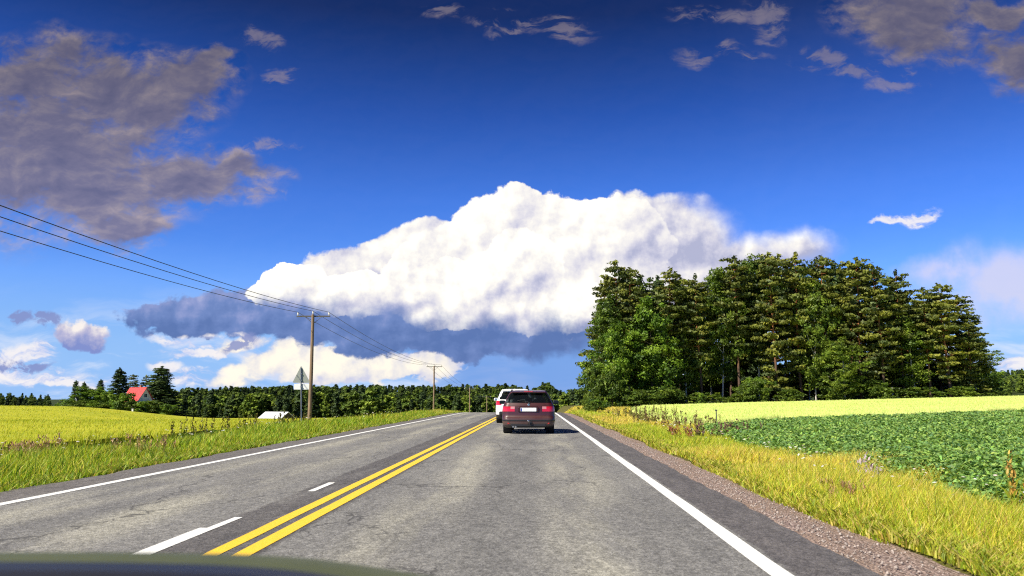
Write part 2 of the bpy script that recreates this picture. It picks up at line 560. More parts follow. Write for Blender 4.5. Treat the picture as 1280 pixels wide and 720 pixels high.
_yy = np.linspace(-60, 3000, 12241)
_sl = np.interp(_yy, [60, 93, 230, 420], [0, 0.04, 0.04, 0.004])
_sl[_yy < 60] = 0; _sl[_yy > 420] = 0.004
_rz = -np.concatenate([[0], np.cumsum((_sl[1:] + _sl[:-1]) / 2 * np.diff(_yy))])
_gl = np.interp(_yy, [-60, 0, 57, 127, 197, 267, 337, 450, 3000], [-.7, -.75, -.95, -2.0, -4.4, -6.3, -7.5, -9.2, -10.5])
_k = np.ones(161) / 161
_gl = np.convolve(np.pad(_gl, 80, mode='edge'), _k, mode='valid')


def road_z(Y): return np.interp(Y, _yy, _rz)


def terrain(X, Y):
    X = np.asarray(X, float); Y = np.asarray(Y, float)
    rz = road_z(Y)
    # left: verge falls to a field that swells into a low rise by the farmhouse
    fl = np.interp(Y, _yy, _gl)
    Yc = np.clip(Y, 100, 420)
    fl = fl + (0.1 + 1.45 * ss(Y, 30, 140) + 1.9 * ss(Y, 150, 320)) * ss(-X, .38 * Yc, .60 * Yc) * (1 - ss(Y, 420, 700))
    fl = fl - 1.0 * np.exp(-((X + 42) / 22) ** 2) * ss(Y, 45, 115) * (1 - ss(Y, 200, 330))
    zl = rz - 0.05 + (fl - rz + 0.05) * ss(-X, 6.6, 17)
    # right: a low bank, then fields that rise gently to the right
    fr = -0.35 + 0.022 * np.clip(X - 6, 0, 160) * ss(Y, 0, 110) * (1 - 0.4 * ss(Y, 300, 800))
    fr = fr - 0.25 * np.exp(-((X - 4.6) / 1.0) ** 2) * (1 - ss(Y, 60, 100)) - 7.5 * ss(Y, 165, 330) * (1 - 0.6 * ss(X, 60, 200))
    zr = rz - 0.05 + (fr - rz + 0.05) * ss(X, 3.0, 6.5)
    z = np.where(X < -6.6, zl, np.where(X > 3.0, zr, rz - 0.10))
    # wooded ridges far away
    for (hx, hy, sx, sy, a) in ((-240, 800, 110, 160, 5.5), (-120, 820, 90, 160, 3.0), (-620, 820, 130, 160, 8.0),
                                (800, 1150, 330, 260, 30.0), (200, 900, 260, 160, 8.0), (20, 900, 120, 150, 6.0)):
        z = z + a * np.exp(-((X - hx) / sx) ** 2 - ((Y - hy) / sy) ** 2)
    return z


def geom(a, b, n): return list(np.geomspace(a, b, n))


gx = sorted(set([-9000, -5000, -3000] + [-v for v in geom(17, 2000, 90)] + list(np.arange(-17, -6.7, 0.5)) + [-6.6, -6.5] + [-5, 0, 2] + [2.9, 3.0]
                + list(np.arange(3.25, 7.1, 0.25)) + geom(7.5, 2000, 100) + [3000, 5000, 9000]))
gy = sorted(set([-200, -60, -30, -15] + list(np.arange(-6, 40, 0.8)) + geom(40, 2600, 150) + [4000, 9000]))


def ground_mat():
    def b(t):
        p = t.pos()
        n = t.noise(p, 0.8, 6, 0.6); n2 = t.noise(p, 14, 4, 0.6)
        c = t.ramp(n, [(0.3, (0.055, 0.062, 0.012)), (0.55, (0.105, 0.105, 0.02)), (0.75, (0.16, 0.13, 0.035))])
        c = t.mix(t.step(n2, 0.35, 0.75), c, (0.09, 0.075, 0.04))
        y_ = t.sep(p)[1]
        c = t.mix(t.step(y_, 334, 350), c, t.mix(n, (0.020, 0.036, 0.010), (0.045, 0.060, 0.018)))
        return {'Base Color': c, 'Normal': t.bump(n2, 0.6, 0.05)}
    return material('meadow soil', rough=0.95, spec=0.1, build=b)


ground = link('ground', grid_mesh('ground', gx, gy, lambda X, Y: terrain(X, Y), ground_mat()))
tag(ground, kind='structure')

# ------------------------------------------------------------------ road
XL, XR = -6.62, 2.28


def asphalt_mat():
    def b(t):
        p = t.pos(); x, y, z = t.sep(p)
        stretch = t.mapping(p, scale=(1, 0.22, 1))
        big = t.noise(stretch, 0.9, 6, 0.62)
        mid = t.noise(stretch, 5.0, 5, 0.62)
        fine = t.noise(p, 60, 3, 0.7)
        grit = t.voronoi(p, 85, 'F1', out='Color')
        g1, g2, g3 = t.sep(grit)
        wob = t.m('MULTIPLY', t.m('SUBTRACT', t.noise(t.mapping(p, scale=(1, 0.12, 1)), 1.1, 4, 0.6), 0.5), 0.55)
        xw = t.m('ADD', x, wob)

        def band(c, hw, soft):
            return t.step(t.m('ABSOLUTE', t.m('SUBTRACT', xw, c)), hw + soft, hw - soft)
        base = t.ramp(t.m('ADD', t.m('MULTIPLY', big, 0.6), t.m('MULTIPLY', mid, 0.4)),
                      [(0.25, (0.105, 0.103, 0.102)), (0.5, (0.178, 0.174, 0.166)), (0.75, (0.262, 0.255, 0.234))])
        # polished, dusty wheel paths
        tracks = t.m('MAXIMUM', t.m('MAXIMUM', band(-1.15, .33, .26), band(0.55, .36, .28)), t.m('MAXIMUM', band(-3.9, .33, .3), band(-5.2, .3, .3)))
        tn = t.step(t.noise(t.mapping(p, scale=(1, 0.16, 1)), 1.3, 5, 0.6), 0.36, 0.64)
        base = t.mix(t.m('MULTIPLY', t.m('MULTIPLY', tracks, tn), 0.74), base, (0.360, 0.345, 0.280))
        oil = t.m('MULTIPLY', band(-0.32, .30, .3), t.step(t.noise(stretch, 2.0, 5, 0.6), 0.3, 0.7))
        base = t.mix(t.m('MULTIPLY', oil, 0.40), base, (0.085, 0.085, 0.082))
        # the newer dark overlay right of the edge line, and dark strip beside the centre lines
        edge_n = t.m('MULTIPLY', t.m('SUBTRACT', t.noise(p, 2.2, 4, 0.6), 0.5), 0.10)
        sh = t.step(t.m('ADD', x, edge_n), 1.70, 1.74)
        base = t.mix(t.m('MULTIPLY', sh, 0.86), base, t.ramp(mid, [(0.3, (0.070, 0.064, 0.066)), (0.7, (0.118, 0.107, 0.107))]))
        st = t.m('MULTIPLY', t.step(t.m('ADD', x, t.m('MULTIPLY', edge_n, 1.6)), -2.98, -2.90), t.step(x, -2.02, -2.09))
        st = t.m('MULTIPLY', st, t.step(t.noise(t.mapping(p, scale=(1, .1, 1)), 1.4, 4, 0.6), 0.22, 0.46))
        base = t.mix(t.m('MULTIPLY', st, 0.75), base, t.ramp(mid, [(0.3, (0.060, 0.055, 0.056)), (0.7, (0.098, 0.090, 0.088))]))
        ls = t.step(t.m('ADD', x, edge_n), -5.92, -6.0)
        base = t.mix(t.m('MULTIPLY', ls, 0.5), base, (0.105, 0.088, 0.082))
        # stones in the binder
        sp = t.m('MULTIPLY_ADD', t.m('SUBTRACT', g1, 0.5), 0.85, 1.0)
        sp = t.m('MULTIPLY', sp, t.m('MULTIPLY_ADD', t.m('SUBTRACT', fine, 0.5), 0.9, 1.0))
        coarse = t.noise(t.mapping(p, scale=(1, .55, 1)), 17, 4, 0.75)
        sp = t.m('MULTIPLY', sp, t.m('MULTIPLY_ADD', t.m('SUBTRACT', coarse, 0.5), 1.15, 1.0))
        g4, g5, g6 = t.sep(t.voronoi(t.mapping(p, scale=(1, .6, 1)), 30, 'F1', out='Color'))
        sp = t.m('MULTIPLY', sp, t.m('MULTIPLY_ADD', t.m('SUBTRACT', g4, 0.5), 0.40, 1.0))
        sp = t.m('MAXIMUM', sp, 0.25)
        base = t.vm('SCALE', base, scale=sp)
        # hairline cracks sealed with tar
        ck = t.voronoi(t.mapping(t.vm('ADD', p, t.vm('SCALE', t.noise(p, 1.2, 5, 0.6, color=True), scale=0.9)), scale=(0.55, 0.16, 1)), 1.0, 'DISTANCE_TO_EDGE')
        ckm = t.m('MULTIPLY', t.step(ck, 0.010, 0.004), t.step(t.noise(p, 0.35, 3, 0.5), 0.44, 0.54))
        base = t.mix(t.m('MULTIPLY', ckm, 0.7), base, (0.05, 0.048, 0.046))
        return {'Base Color': base, 'Normal': t.bump(t.m('ADD', fine, g2), 0.55, 0.012),
                'Roughness': t.m('MULTIPLY_ADD', fine, 0.25, 0.68)}
    return material('asphalt', rough=0.8, spec=0.35, build=b)


ry = sorted(set([-12, -8] + list(np.arange(-5, 60, 2.5)) + list(np.arange(60, 140, 2.0)) + list(np.arange(140, 430, 8.0))))
edge_x = [XL, -6.3] + list(np.linspace(-6.0, 2.0, 9)) + [XR]
road = link('road', grid_mesh('road', edge_x, ry, lambda X, Y: road_z(Y) + 0 * X, asphalt_mat()))
# ragged pavement edges, with finer rows near the camera
bm = bmesh.new()
rows = sorted(set(list(np.arange(-5, 60, 0.25)) + ry))
prev = None
for y in rows:
    n1 = 0.05 * math.sin(y * 1.7) + 0.035 * math.sin(y * 5.1 + 1) + random.uniform(-.025, .025)
    n2 = 0.015 * math.sin(y * 1.3 + 2) + 0.012 * math.sin(y * 6.3) + random.uniform(-.012, .012)
    z = float(road_z(y))
    vs_ = [bm.verts.new((x, y, zz)) for x, zz in ((XL + n1, z - 0.07), (XL + n1 + .02, z), (-5.0, z), (-2.3, z), (0, z), (1.8, z), (XR + n2 - .02, z), (XR + n2, z - 0.07))]
    if prev:
        for a_ in range(len(vs_) - 1):
            bm.faces.new((prev[a_], prev[a_ + 1], vs_[a_ + 1], vs_[a_]))
    prev = vs_
_m = road.data.materials[0]
bm.to_mesh(road.data); bm.free()
tag(road, kind='structure')


def paint_mat(name, c, worn, wear=0.5):
    def b(t):
        p = t.pos()
        n = t.noise(p, 38, 5, 0.7); g = t.voronoi(p, 85, 'F1', out='Color')
        g1, _, _ = t.sep(g)
        big = t.noise(t.mapping(p, scale=(1, 0.3, 1)), 1.6, 4, 0.6)
        f = t.step(t.m('ADD', t.m('MULTIPLY', n, 0.7), t.m('MULTIPLY', big, 0.5)), wear + 0.06, wear + 0.30)
        cc = t.mix(t.m('MULTIPLY', f, 0.75), c, worn)
        cc = t.vm('SCALE', cc, scale=t.m('MULTIPLY_ADD', g1, 0.22, 0.86))
        return {'Base Color': cc, 'Normal': t.bump(n, 0.4, 0.008)}
    return material(name, rough=0.65, spec=0.35, build=b)


white_paint = paint_mat('white road paint', (0.80, 0.80, 0.77), (0.30, 0.29, 0.27), 0.56)
yellow_paint = paint_mat('yellow road paint', (0.82, 0.53, 0.035), (0.40, 0.27, 0.05), 0.58)


def stripe(mb, x0, x1, y0, y1, rag=0.006):
    ys = sorted(set([y0, y1] + [v for v in np.arange(math.ceil(y0), y1, 0.5 if y1 < 70 else 1.0)]))
    prev = None
    for y in ys:
        z = float(road_z(y)) + 0.004
        a_ = mb.bm.verts.new((x0 + random.uniform(-rag, rag), y, z)); b_ = mb.bm.verts.new((x1 + random.uniform(-rag, rag), y, z))
        if prev: mb.bm.faces.new((prev[0], prev[1], b_, a_))
        prev = (a_, b_)


m1 = MB()
stripe(m1, 1.535, 1.685, -4, 300)
tag(m1.build('road_edge_line', white_paint), kind='structure')
m1 = MB(); stripe(m1, -5.92, -5.78, -4, 300); tag(m1.build('road_edge_line', white_paint), kind='structure')
m1 = MB()
for (a_, b_, x_, w_) in ((4.6, 7.3, -2.93, .15), (7.302, 7.95, -2.895, .08), (10.15, 11.2, -2.80, .085)):
    stripe(m1, x_ - w_ / 2, x_ + w_ / 2, a_, b_, 0.004)
tag(m1.build('lane_marking', white_paint), kind='structure')
m1 = MB(); stripe(m1, -2.475, -2.342, -4, 300); tag(m1.build('road_centre_line', yellow_paint), kind='structure')
m1 = MB(); stripe(m1, -2.245, -2.105, -4, 300); tag(m1.build('road_centre_line', yellow_paint), kind='structure')


# gravel shoulders
def gravel_mat():
    def b(t):
        p = t.pos()
        v = t.voronoi(p, 38, 'F1', out='Color'); vd = t.voronoi(p, 38, 'F1')
        g1, g2, g3 = t.sep(v)
        n = t.noise(t.mapping(p, scale=(1, .3, 1)), 2.0, 5, 0.6)
        c = t.ramp(g1, [(0.0, (0.15, 0.105, 0.090)), (0.5, (0.29, 0.210, 0.180)), (0.9, (0.42, 0.325, 0.285))])
        c = t.mix(t.step(n, 0.35, 0.7), c, (0.30, 0.215, 0.165))
        c = t.mix(0.35, c, t.vm('SCALE', c, scale=t.m('MULTIPLY_ADD', t.noise(p, 9, 5, .7), 1.4, 0.3)))
        return {'Base Color': c, 'Normal': t.bump(t.m('SUBTRACT', 1.0, vd), 0.9, 0.03)}
    return material('gravel', rough=0.9, spec=0.25, build=b)


gm = gravel_mat()
gys = sorted(set(list(np.arange(-5, 60, 0.4)) + [v for v in ry if v >= 60 and v < 200]))
sh_ = link('gravel_shoulder', grid_mesh('gravel_shoulder', [2.2, 2.4, 2.6, 2.8, 3.0, 3.2, 3.45], gys,
           lambda X, Y: road_z(Y) - 0.025 - 0.045 * ss(X, 2.3, 3.4) * 2 + 0.012 * np.sin(X * 9 + Y * 2.3) * np.sin(Y * 3.1 + X), gm))
tag(sh_, kind='structure')
sh_ = link('gravel_shoulder', grid_mesh('gravel_shoulder', [-7.0, -6.8, -6.6, -6.4], gys,
           lambda X, Y: road_z(Y) - 0.02 - 0.03 * ss(-X, 6.5, 7.0) + 0.01 * np.sin(X * 9 + Y * 2.3) * np.sin(Y * 3.1 + X), gm))
tag(sh_, kind='structure')
# loose stones on the right shoulder
n = 4200
sx = 2.3 + np.abs(rng.normal(0.25, 0.3, n)); sx = np.clip(sx, 2.2, 3.2); sy_ = 4 + 36 * rng.random(n) ** 1.8
so = np.array([(1, 0, 0), (-1, 0, 0), (0, 1, 0), (0, -1, 0), (0, 0, 1), (0, 0, -1)], float)
sf = np.array([(0, 2, 4), (2, 1, 4), (1, 3, 4), (3, 0, 4), (2, 0, 5), (1, 2, 5), (3, 1, 5), (0, 3, 5)])
s3 = (0.005 + 0.013 * rng.random((n, 1, 1)) ** 2.5) * (0.7 + 0.6 * rng.random((n, 6, 1)))
V = so[None] * s3 * np.array([1, 1, .7])
a_ = rng.random(n) * 6.28
rot = np.stack([np.stack([np.cos(a_), -np.sin(a_), 0 * a_], -1), np.stack([np.sin(a_), np.cos(a_), 0 * a_], -1), np.stack([0 * a_, 0 * a_, 1 + 0 * a_], -1)], 1)
V = np.einsum('nij,nkj->nki', rot, V) + np.stack([sx, sy_, road_z(sy_) - 0.025 - 0.09 * ss(sx, 2.3, 3.4) + 0.008], -1)[:, None, :]
F = sf[None] + (np.arange(n) * 6)[:, None, None]
tc = np.repeat(np.stack([0.2 + .25 * rng.random(n)] * 3, -1) * np.array([1, .85, .76]), 8, 0)
stone_m = material('stones', rough=0.85, spec=0.3, build=lambda t: {'Base Color': t.attr()})
tag(link('gravel', np_mesh('gravel', V.reshape(-1, 3), F.reshape(-1, 3), stone_m, tc)), 'loose pinkish stones scattered along the shoulder', kind='stuff')
# ------------------------------------------------------------------ grasses and crops
def pick(cols, wts, n, jit=0.18):
    cols = np.asarray(cols, float)
    i = rng.choice(len(cols), n, p=np.asarray(wts) / np.sum(wts))
    return np.clip(cols[i] * (1 + rng.normal(0, jit, (n, 1))) * (1 + rng.normal(0, 0.05, (n, 3))), 0.003, 0.95)


def blades(x, y, z, h, wd, lean=0.35, colr=None, wind=(0, 0)):
    """curved blades of grass, two faces each"""
    n = len(x)
    a_ = rng.random(n) * 2 * np.pi
    fx, fy = np.cos(a_), np.sin(a_)                       # leaning direction
    l = lean * h * (0.3 + rng.random(n))
    # ribbons turn any way round
    b_ = rng.random(n) * np.pi
    px, py = np.cos(b_) * wd / 2, np.sin(b_) * wd / 2
    P0 = np.stack([x, y, z], -1)
    up = np.stack([fx * l * .3 + wind[0] * h * .3, fy * l * .3 + wind[1] * h * .3, h * .6], -1)
    tp = np.stack([fx * l + wind[0] * h, fy * l + wind[1] * h, h], -1)
    s_ = np.stack([px, py, 0 * px], -1)
    V = np.stack([P0 - s_, P0 + s_, P0 + up + s_ * .8, P0 + up - s_ * .8, P0 + tp], 1)
    k = np.arange(n)[:, None] * 5
    F4 = k + np.array([[0, 1, 2, 3]]); F3 = k + np.array([[3, 2, 4]])
    return V.reshape(-1, 3), F4, F3, colr


def blade_obj(name, sets, mat):
    Vs, F4s, F3s, c4 = [], [], [], []
    off = 0
    for V, F4, F3, c in sets:
        Vs.append(V); F4s.append(F4 + off); F3s.append(F3 + off); c4.append(c); off += len(V)
    c = np.concatenate(c4)
    return link(name, np_mesh(name, np.concatenate(Vs), [np.concatenate(F4s), np.concatenate(F3s)], mat, np.concatenate([c, c])))


def patch_noise(x, y, s, seed=0):
    """cheap smooth value noise in numpy, 0..1"""
    r = np.random.default_rng(seed)
    tab = r.random((64, 64))
    u, v = x / s, y / s
    i, j = np.floor(u).astype(int), np.floor(v).astype(int)
    fu, fv = u - i, v - j
    fu = fu * fu * (3 - 2 * fu); fv = fv * fv * (3 - 2 * fv)
    g = lambda a, b: tab[a % 64, b % 64]
    return (g(i, j) * (1 - fu) + g(i + 1, j) * fu) * (1 - fv) + (g(i, j + 1) * (1 - fu) + g(i + 1, j + 1) * fu) * fv


grass_m = leaf_mat('grass blades', trans=0.4, rough=0.5)
crop_m = leaf_mat('crop leaves', trans=0.3, rough=0.55, spec=0.25)


def ysample(n, a, b, p=1.0):
    """log-like sampling so density falls with distance"""
    r = rng.random(n)
    return a * (b / a) ** (r ** p)


# ---- right verge: dry golden grass by the gravel, lusher and greener behind
def right_verge(n, y0, y1):
    y = ysample(n, y0, y1)
    edge = 2.98 + 0.22 * (patch_noise(y, y * 0, 2.1, 3) - .4) + 0.12 * (patch_noise(y, y * 0, 0.6, 4) - .5)
    far = 6.6 + 5.5 * ss(y, 55, 110)
    u = rng.random(n)
    x = edge + (far - edge) * u ** 0.9
    z = terrain(x, y) - 0.02
    pn = patch_noise(x, y, 1.6, 11); pn2 = patch_noise(x, y * .5, 4.0, 12)
    h = (0.07 + 0.24 * np.clip((x - edge) / 1.1, 0, 1)) * (0.35 + 0.9 * rng.random(n)) * (0.45 + 1.1 * pn)
    wd = (0.0024 + 0.0008 * y) * (0.7 + 0.6 * rng.random(n))
    green = np.clip(0.72 - 0.5 * ss(y, 12, 38) + 1.9 * (pn2 - .5), 0.06, 0.92)
    cg = pick([(.42, .50, .030), (.30, .42, .025), (.54, .56, .05), (.16, .28, .02), (.58, .52, .07)], [4, 3, 4, .9, 2], n)
    cd = pick([(.70, .56, .08), (.70, .50, .14), (.64, .60, .06), (.50, .28, .10), (.74, .62, .20)], [4, 2.5, 4, 1.0, 2], n)
    sel = (rng.random(n) < green)[:, None]
    return blades(x, y, z, h, wd, 0.5, np.where(sel, cg, cd), wind=(0.12, 0.05))


# low mats that hide the soil at the foot
def right_mat_low(n):
    y = ysample(n, 3.6, 60)
    edge = 2.93 + 0.25 * (patch_noise(y, y * 0, 2.1, 3) - .4)
    x = edge + np.abs(rng.normal(0, 0.45, n))
    z = terrain(x, y)
    return blades(x, y, z - .01, 0.05 + 0.09 * rng.random(n), 0.008 + 0.0011 * y, 0.9,
                  pick([(.34, .40, .03), (.50, .48, .06), (.20, .28, .02), (.56, .45, .12)], [3, 2, 1.2, 2], n))


tag(blade_obj('verge_grass', [right_verge(300000, 3.4, 40), right_verge(45000, 35, 130), right_mat_low(26000)], grass_m),
    'golden and bright green grass growing along the right verge', kind='stuff')


# ---- left verge
def left_verge(n, y0, y1):
    y = ysample(n, y0, y1)
    edge = 6.72 + 0.25 * (patch_noise(y, y * 0, 1.9, 5) - .4)
    far = 16.2
    u = rng.random(n)
    d = edge + (far - edge) * u ** 1.05
    x = -d
    z = terrain(x, y) - 0.02
    pn = patch_noise(x, y, 2.2, 21); pn2 = patch_noise(x, y * .6, 4.5, 22)
    h = (0.10 + 0.30 * np.clip((d - edge) / 1.6, 0, 1)) * (0.35 + 0.9 * rng.random(n)) * (0.45 + 1.1 * pn)
    h = h * (.88 - .45 * ss(d, 9, 14))
    wd = (0.0035 + 0.0008 * y) * (0.7 + 0.6 * rng.random(n))
    dry = np.clip(0.22 + 0.35 * ss(d, 9, 14) + 0.7 * (pn2 - .55) + .25 * ss(y, 30, 60), 0.05, 0.8)
    cg = pick([(.26, .40, .022), (.17, .31, .02), (.40, .48, .035), (.09, .19, .016), (.50, .52, .05)], [4, 3, 4, 2, 3], n)
    cd = pick([(.56, .50, .06), (.50, .42, .10), (.60, .54, .10), (.34, .22, .08)], [4, 2, 3, .8], n)
    sel = (rng.random(n) < dry)[:, None]
    return blades(x, y, z, h, wd, 0.5, np.where(sel, cd, cg), wind=(0.1, 0.0))


def left_mat_low(n):
    y = ysample(n, 7, 90)
    edge = 6.66 + 0.25 * (patch_noise(y, y * 0, 1.9, 5) - .4)
    x = -(edge + np.abs(rng.normal(0, 0.4, n)))
    return blades(x, y, terrain(x, y) - .01, 0.05 + 0.10 * rng.random(n), 0.01 + 0.0011 * y, 0.9,
                  pick([(.24, .36, .022), (.40, .42, .05), (.12, .21, .018), (.46, .38, .10)], [3, 2, 1.5, 1.2], n))


tag(blade_obj('verge_grass', [left_verge(200000, 6.5, 70), left_verge(50000, 55, 210), left_mat_low(22000)], grass_m),
    'fresh green and yellow grass growing along the left verge', kind='stuff')


# ---- white umbels and red sorrel sprinkled through the verges
def umbels(name, x, y, hgt, size, cols, label):
    n = len(x)
    z = terrain(x, y) + hgt
    # each head is a little dome of five facets
    k = 6
    ang = np.linspace(0, 2 * np.pi, k, endpoint=False)
    ring = np.stack([np.cos(ang), np.sin(ang), 0 * ang], -1)
    V = np.concatenate([ring[None] * size[:, None, None], np.broadcast_to(np.array([0, 0, .35]), (n, 1, 3)) * size[:, None, None]], 1)
    tilt = rng.normal(0, .25, (n, 2))
    V[:, :, 2] += V[:, :, 0] * tilt[:, :1] + V[:, :, 1] * tilt[:, 1:]
    V = V + np.stack([x, y, z], -1)[:, None]
    base = np.arange(n)[:, None, None] * (k + 1)
    F3 = base + np.array([[q, (q + 1) % k, k] for q in range(k)])[None]
    st = blades(x, y, terrain(x, y), hgt, 0.006 + 0.0005 * y, 0.05, pick([(.2, .26, .03)], [1], n))
    sV, s4, s3, sc_ = st
    Vall = np.concatenate([V.reshape(-1, 3), sV]); off = n * (k + 1)
    c = np.concatenate([np.repeat(cols, k, 0), sc_, sc_])
    tris = F3.reshape(-1, 3)
    me = np_mesh(name, Vall, [np.concatenate([tris]), s4 + off, s3 + off], grass_m, c)
    return tag(link(name, me), label, kind='stuff')


n = 210
y = ysample(n, 4, 38); x = 3.5 + 2.9 * rng.random(n)
umbels('wildflowers', x, y, .32 + .28 * rng.random(n), (.018 + .0006 * y) * (.6 + .6 * rng.random(n)), pick([(.78, .76, .74), (.72, .62, .66)], [4, 1], n, .08),
       'small white flower heads dotted through the right verge')
n = 240
y = ysample(n, 9, 60); x = -(7.4 + 6 * rng.random(n))
umbels('wildflowers', x, y, .35 + .25 * rng.random(n), (.016 + .0006 * y) * (.6 + .6 * rng.random(n)), pick([(.78, .76, .72), (.75, .66, .2)], [3, 2], n, .08),
       'white and yellow flower heads dotted through the left verge')


# ---- tall weeds: every clump a thing
def weed(name, label, cat, x, y, h, n, colr, leafc, spread, group=None, w=1.0):
    ra = 1.7 * spread * np.sqrt(rng.random(n)); th = rng.random(n) * 6.283
    px = x + ra * np.cos(th); py = y + ra * np.sin(th)
    z0 = terrain(px, py)
    hh = h * (.6 + .5 * rng.random(n))
    sets = [blades(px, py, z0, hh, np.full(n, .010 + .0004 * y), .25, pick([leafc], [1], n))]
    # leaves low on the stems and seed heads on top
    m_ = n * 7
    i = rng.integers(0, n, m_)
    f = rng.random(m_)
    sets.append(blades(px[i] + rng.normal(0, .03, m_), py[i] + rng.normal(0, .03, m_), z0[i] + hh[i] * f * .55, .10 + .1 * rng.random(m_), np.full(m_, (.03 + .0006 * y) * w), 1.0, pick([leafc], [1], m_)))
    m_ = n * 9
    ra = 1.75 * spread * np.sqrt(rng.random(m_)); th = rng.random(m_) * 6.283
    lx, ly = x + ra * np.cos(th), y + ra * np.sin(th)
    sets.append(blades(lx, ly, terrain(lx, ly), .08 + .14 * rng.random(m_), np.full(m_, .03 + .0008 * y), 1.3, pick([leafc], [1], m_)))
    m_ = n * 16
    i = rng.integers(0, n, m_)
    f = .55 + .48 * rng.random(m_)
    sets.append(blades(px[i] + rng.normal(0, .022, m_), py[i] + rng.normal(0, .022, m_), z0[i] + hh[i] * f, .04 + .03 * rng.random(m_), np.full(m_, (.022 + .0006 * y) * w), .8, pick([colr], [1], m_, .3)))
    return tag(blade_obj(name, sets, grass_m), label, cat, group)


weed('dock_plant', 'rusty orange dock stalk at the crop edge, farthest to the right', 'weed', 5.85, 9.8, .85, 4, (.48, .22, .045), (.25, .3, .03), .05)
weed('dock_plant', 'tall tan dock stalk just left of the rusty orange one', 'weed', 5.62, 9.9, .80, 4, (.52, .34, .08), (.28, .32, .03), .05)
weed('thistle', 'pinkish pale thistle clump in the middle of the right verge', 'weed', 4.95, 12.4, .62, 9, (.55, .42, .50), (.24, .32, .05), .16)
weed('sorrel', 'reddish sorrel patch beside the right gravel shoulder', 'weed', 3.55, 9.6, .26, 16, (.48, .26, .16), (.34, .34, .06), .25, w=.6)
weed('sorrel', 'rusty sorrel tuft in the dry grass farther up the right verge', 'weed', 4.3, 24.0, .5, 16, (.36, .13, .07), (.34, .30, .06), .30)
weed('sorrel', 'purplish brown weeds at the green crop corner', 'weed', 6.3, 27.5, .7, 40, (.20, .10, .085), (.16, .17, .05), .75)
weed('sorrel', 'dark brown weeds between dry grass and pale field, nearest the crop corner', 'weed', 6.7, 36, .7, 40, (.21, .12, .07), (.22, .20, .05), .9)
weed('sorrel', 'dark brown weeds along the pale field halfway to the grove', 'weed', 7.0, 45, .8, 40, (.20, .13, .06), (.22, .20, .05), 1.2)
weed('sorrel', 'olive brown weeds at the pale field corner nearest the grove', 'weed', 7.4, 57, .9, 44, (.22, .17, .06), (.24, .24, .05), 1.5)
weed('sorrel', 'broad reddish sorrel patch at the far left of the verge', 'weed', -11.35, 17.7, .60, 70, (.42, .25, .16), (.30, .32, .06), .55, w=.7)
weed('sorrel', 'small pinkish sorrel patch on the left verge nearest the road', 'weed', -8.1, 16.6, .45, 22, (.44, .28, .15), (.30, .34, .06), .4, w=.6)
for k, (wx, wy, lab) in enumerate(((-11.0, 26, 'dark dock stalks rising from the left verge, nearest of them'), (-10.8, 29.5, 'dark dock stalks in the left verge, second from the near end'),
                                   (-11.2, 34, 'brown dock stalks topped by pale flowers in the left verge'), (-11.6, 40, 'dark dock stalks just before the warning sign'))):
    weed('dock_plant', lab, 'weed', wx, wy, .85, 16, (.16, .14, .03), (.14, .2, .03), .45, 'dark weeds along the left verge')


# ---- the green leafy crop on the right
def inside(x, y, poly):
    c = np.zeros(len(x), bool)
    j = len(poly) - 1
    for i in range(len(poly)):
        xi, yi = poly[i]; xj, yj = poly[j]
        hit = ((yi > y) != (yj > y)) & (x < (xj - xi) * (y - yi) / (yj - yi + 1e-12) + xi)
        c ^= hit; j = i
    return c


CROP = [(5.7, -3), (5.7, 14), (5.85, 22), (6.2, 31), (13.2, 41), (32, 54), (70, 73), (118, 95), (130, 60), (80, 10), (60, -3)]


def crop_top(x, y):
    """height of the crop's upper surface above the ground"""
    return (0.38 + 0.15 * patch_noise(x, y, 0.55, 41) + 0.10 * patch_noise(x, y, 1.7, 42)) * (0.55 + 0.45 * ss(x, 5.7, 6.4))


def crop_leaves(n, y0, y1):
    y = ysample(n * 3, y0, y1, .9)
    x = 5.65 + (0.66 * y + 3) * rng.random(n * 3)
    k = inside(x, y, CROP); x, y = x[k][:n], y[k][:n]
    n = len(x)
    top = crop_top(x, y)
    hz = top * (1 - 0.55 * rng.random(n) ** 1.7)
    z = terrain(x, y) + hz
    s_ = (0.022 + 0.0012 * y) * (.7 + .7 * rng.random(n))
    # a folded leaf: two quads sharing the midrib
    a_ = rng.random(n) * 6.283; tl = rng.normal(0.15, .45, n); rl = rng.normal(0, .5, n)
    d = np.stack([np.cos(a_) * np.cos(tl), np.sin(a_) * np.cos(tl), np.sin(tl)], -1)
    q = np.stack([-np.sin(a_) * np.cos(rl), np.cos(a_) * np.cos(rl), np.sin(rl)], -1)
    c0 = np.stack([x, y, z], -1)
    L, W = s_[:, None] * 1.15, s_[:, None] * .55
    up = np.array([0, 0, 1]) * s_[:, None] * .18
    V = np.stack([c0 - d * L, c0 + d * L - up * .6, c0 + q * W + up - d * L * .2, c0 - q * W + up - d * L * .2, c0], 1)
    b_ = np.arange(n)[:, None] * 5
    F = np.concatenate([b_ + np.array([[0, 4, 2]]), b_ + np.array([[4, 1, 2]]), b_ + np.array([[0, 3, 4]]), b_ + np.array([[4, 3, 1]])])
    c = pick([(.20, .34, .085), (.155, .28, .085), (.26, .41, .09), (.34, .46, .10), (.10, .20, .08)], [4, 3, 3, 1.5, 1], n)
    return V.reshape(-1, 3), F, np.concatenate([c] * 4)


A = crop_leaves(400000, 6, 42); B = crop_leaves(110000, 32, 97)
me = np_mesh('potato_crop', np.concatenate([A[0], B[0]]), np.concatenate([A[1], B[1] + len(A[0])]), crop_m, np.concatenate([A[2], B[2]]))
tag(link('potato_crop', me), 'dense low dark green leafy crop filling the right field', kind='stuff')
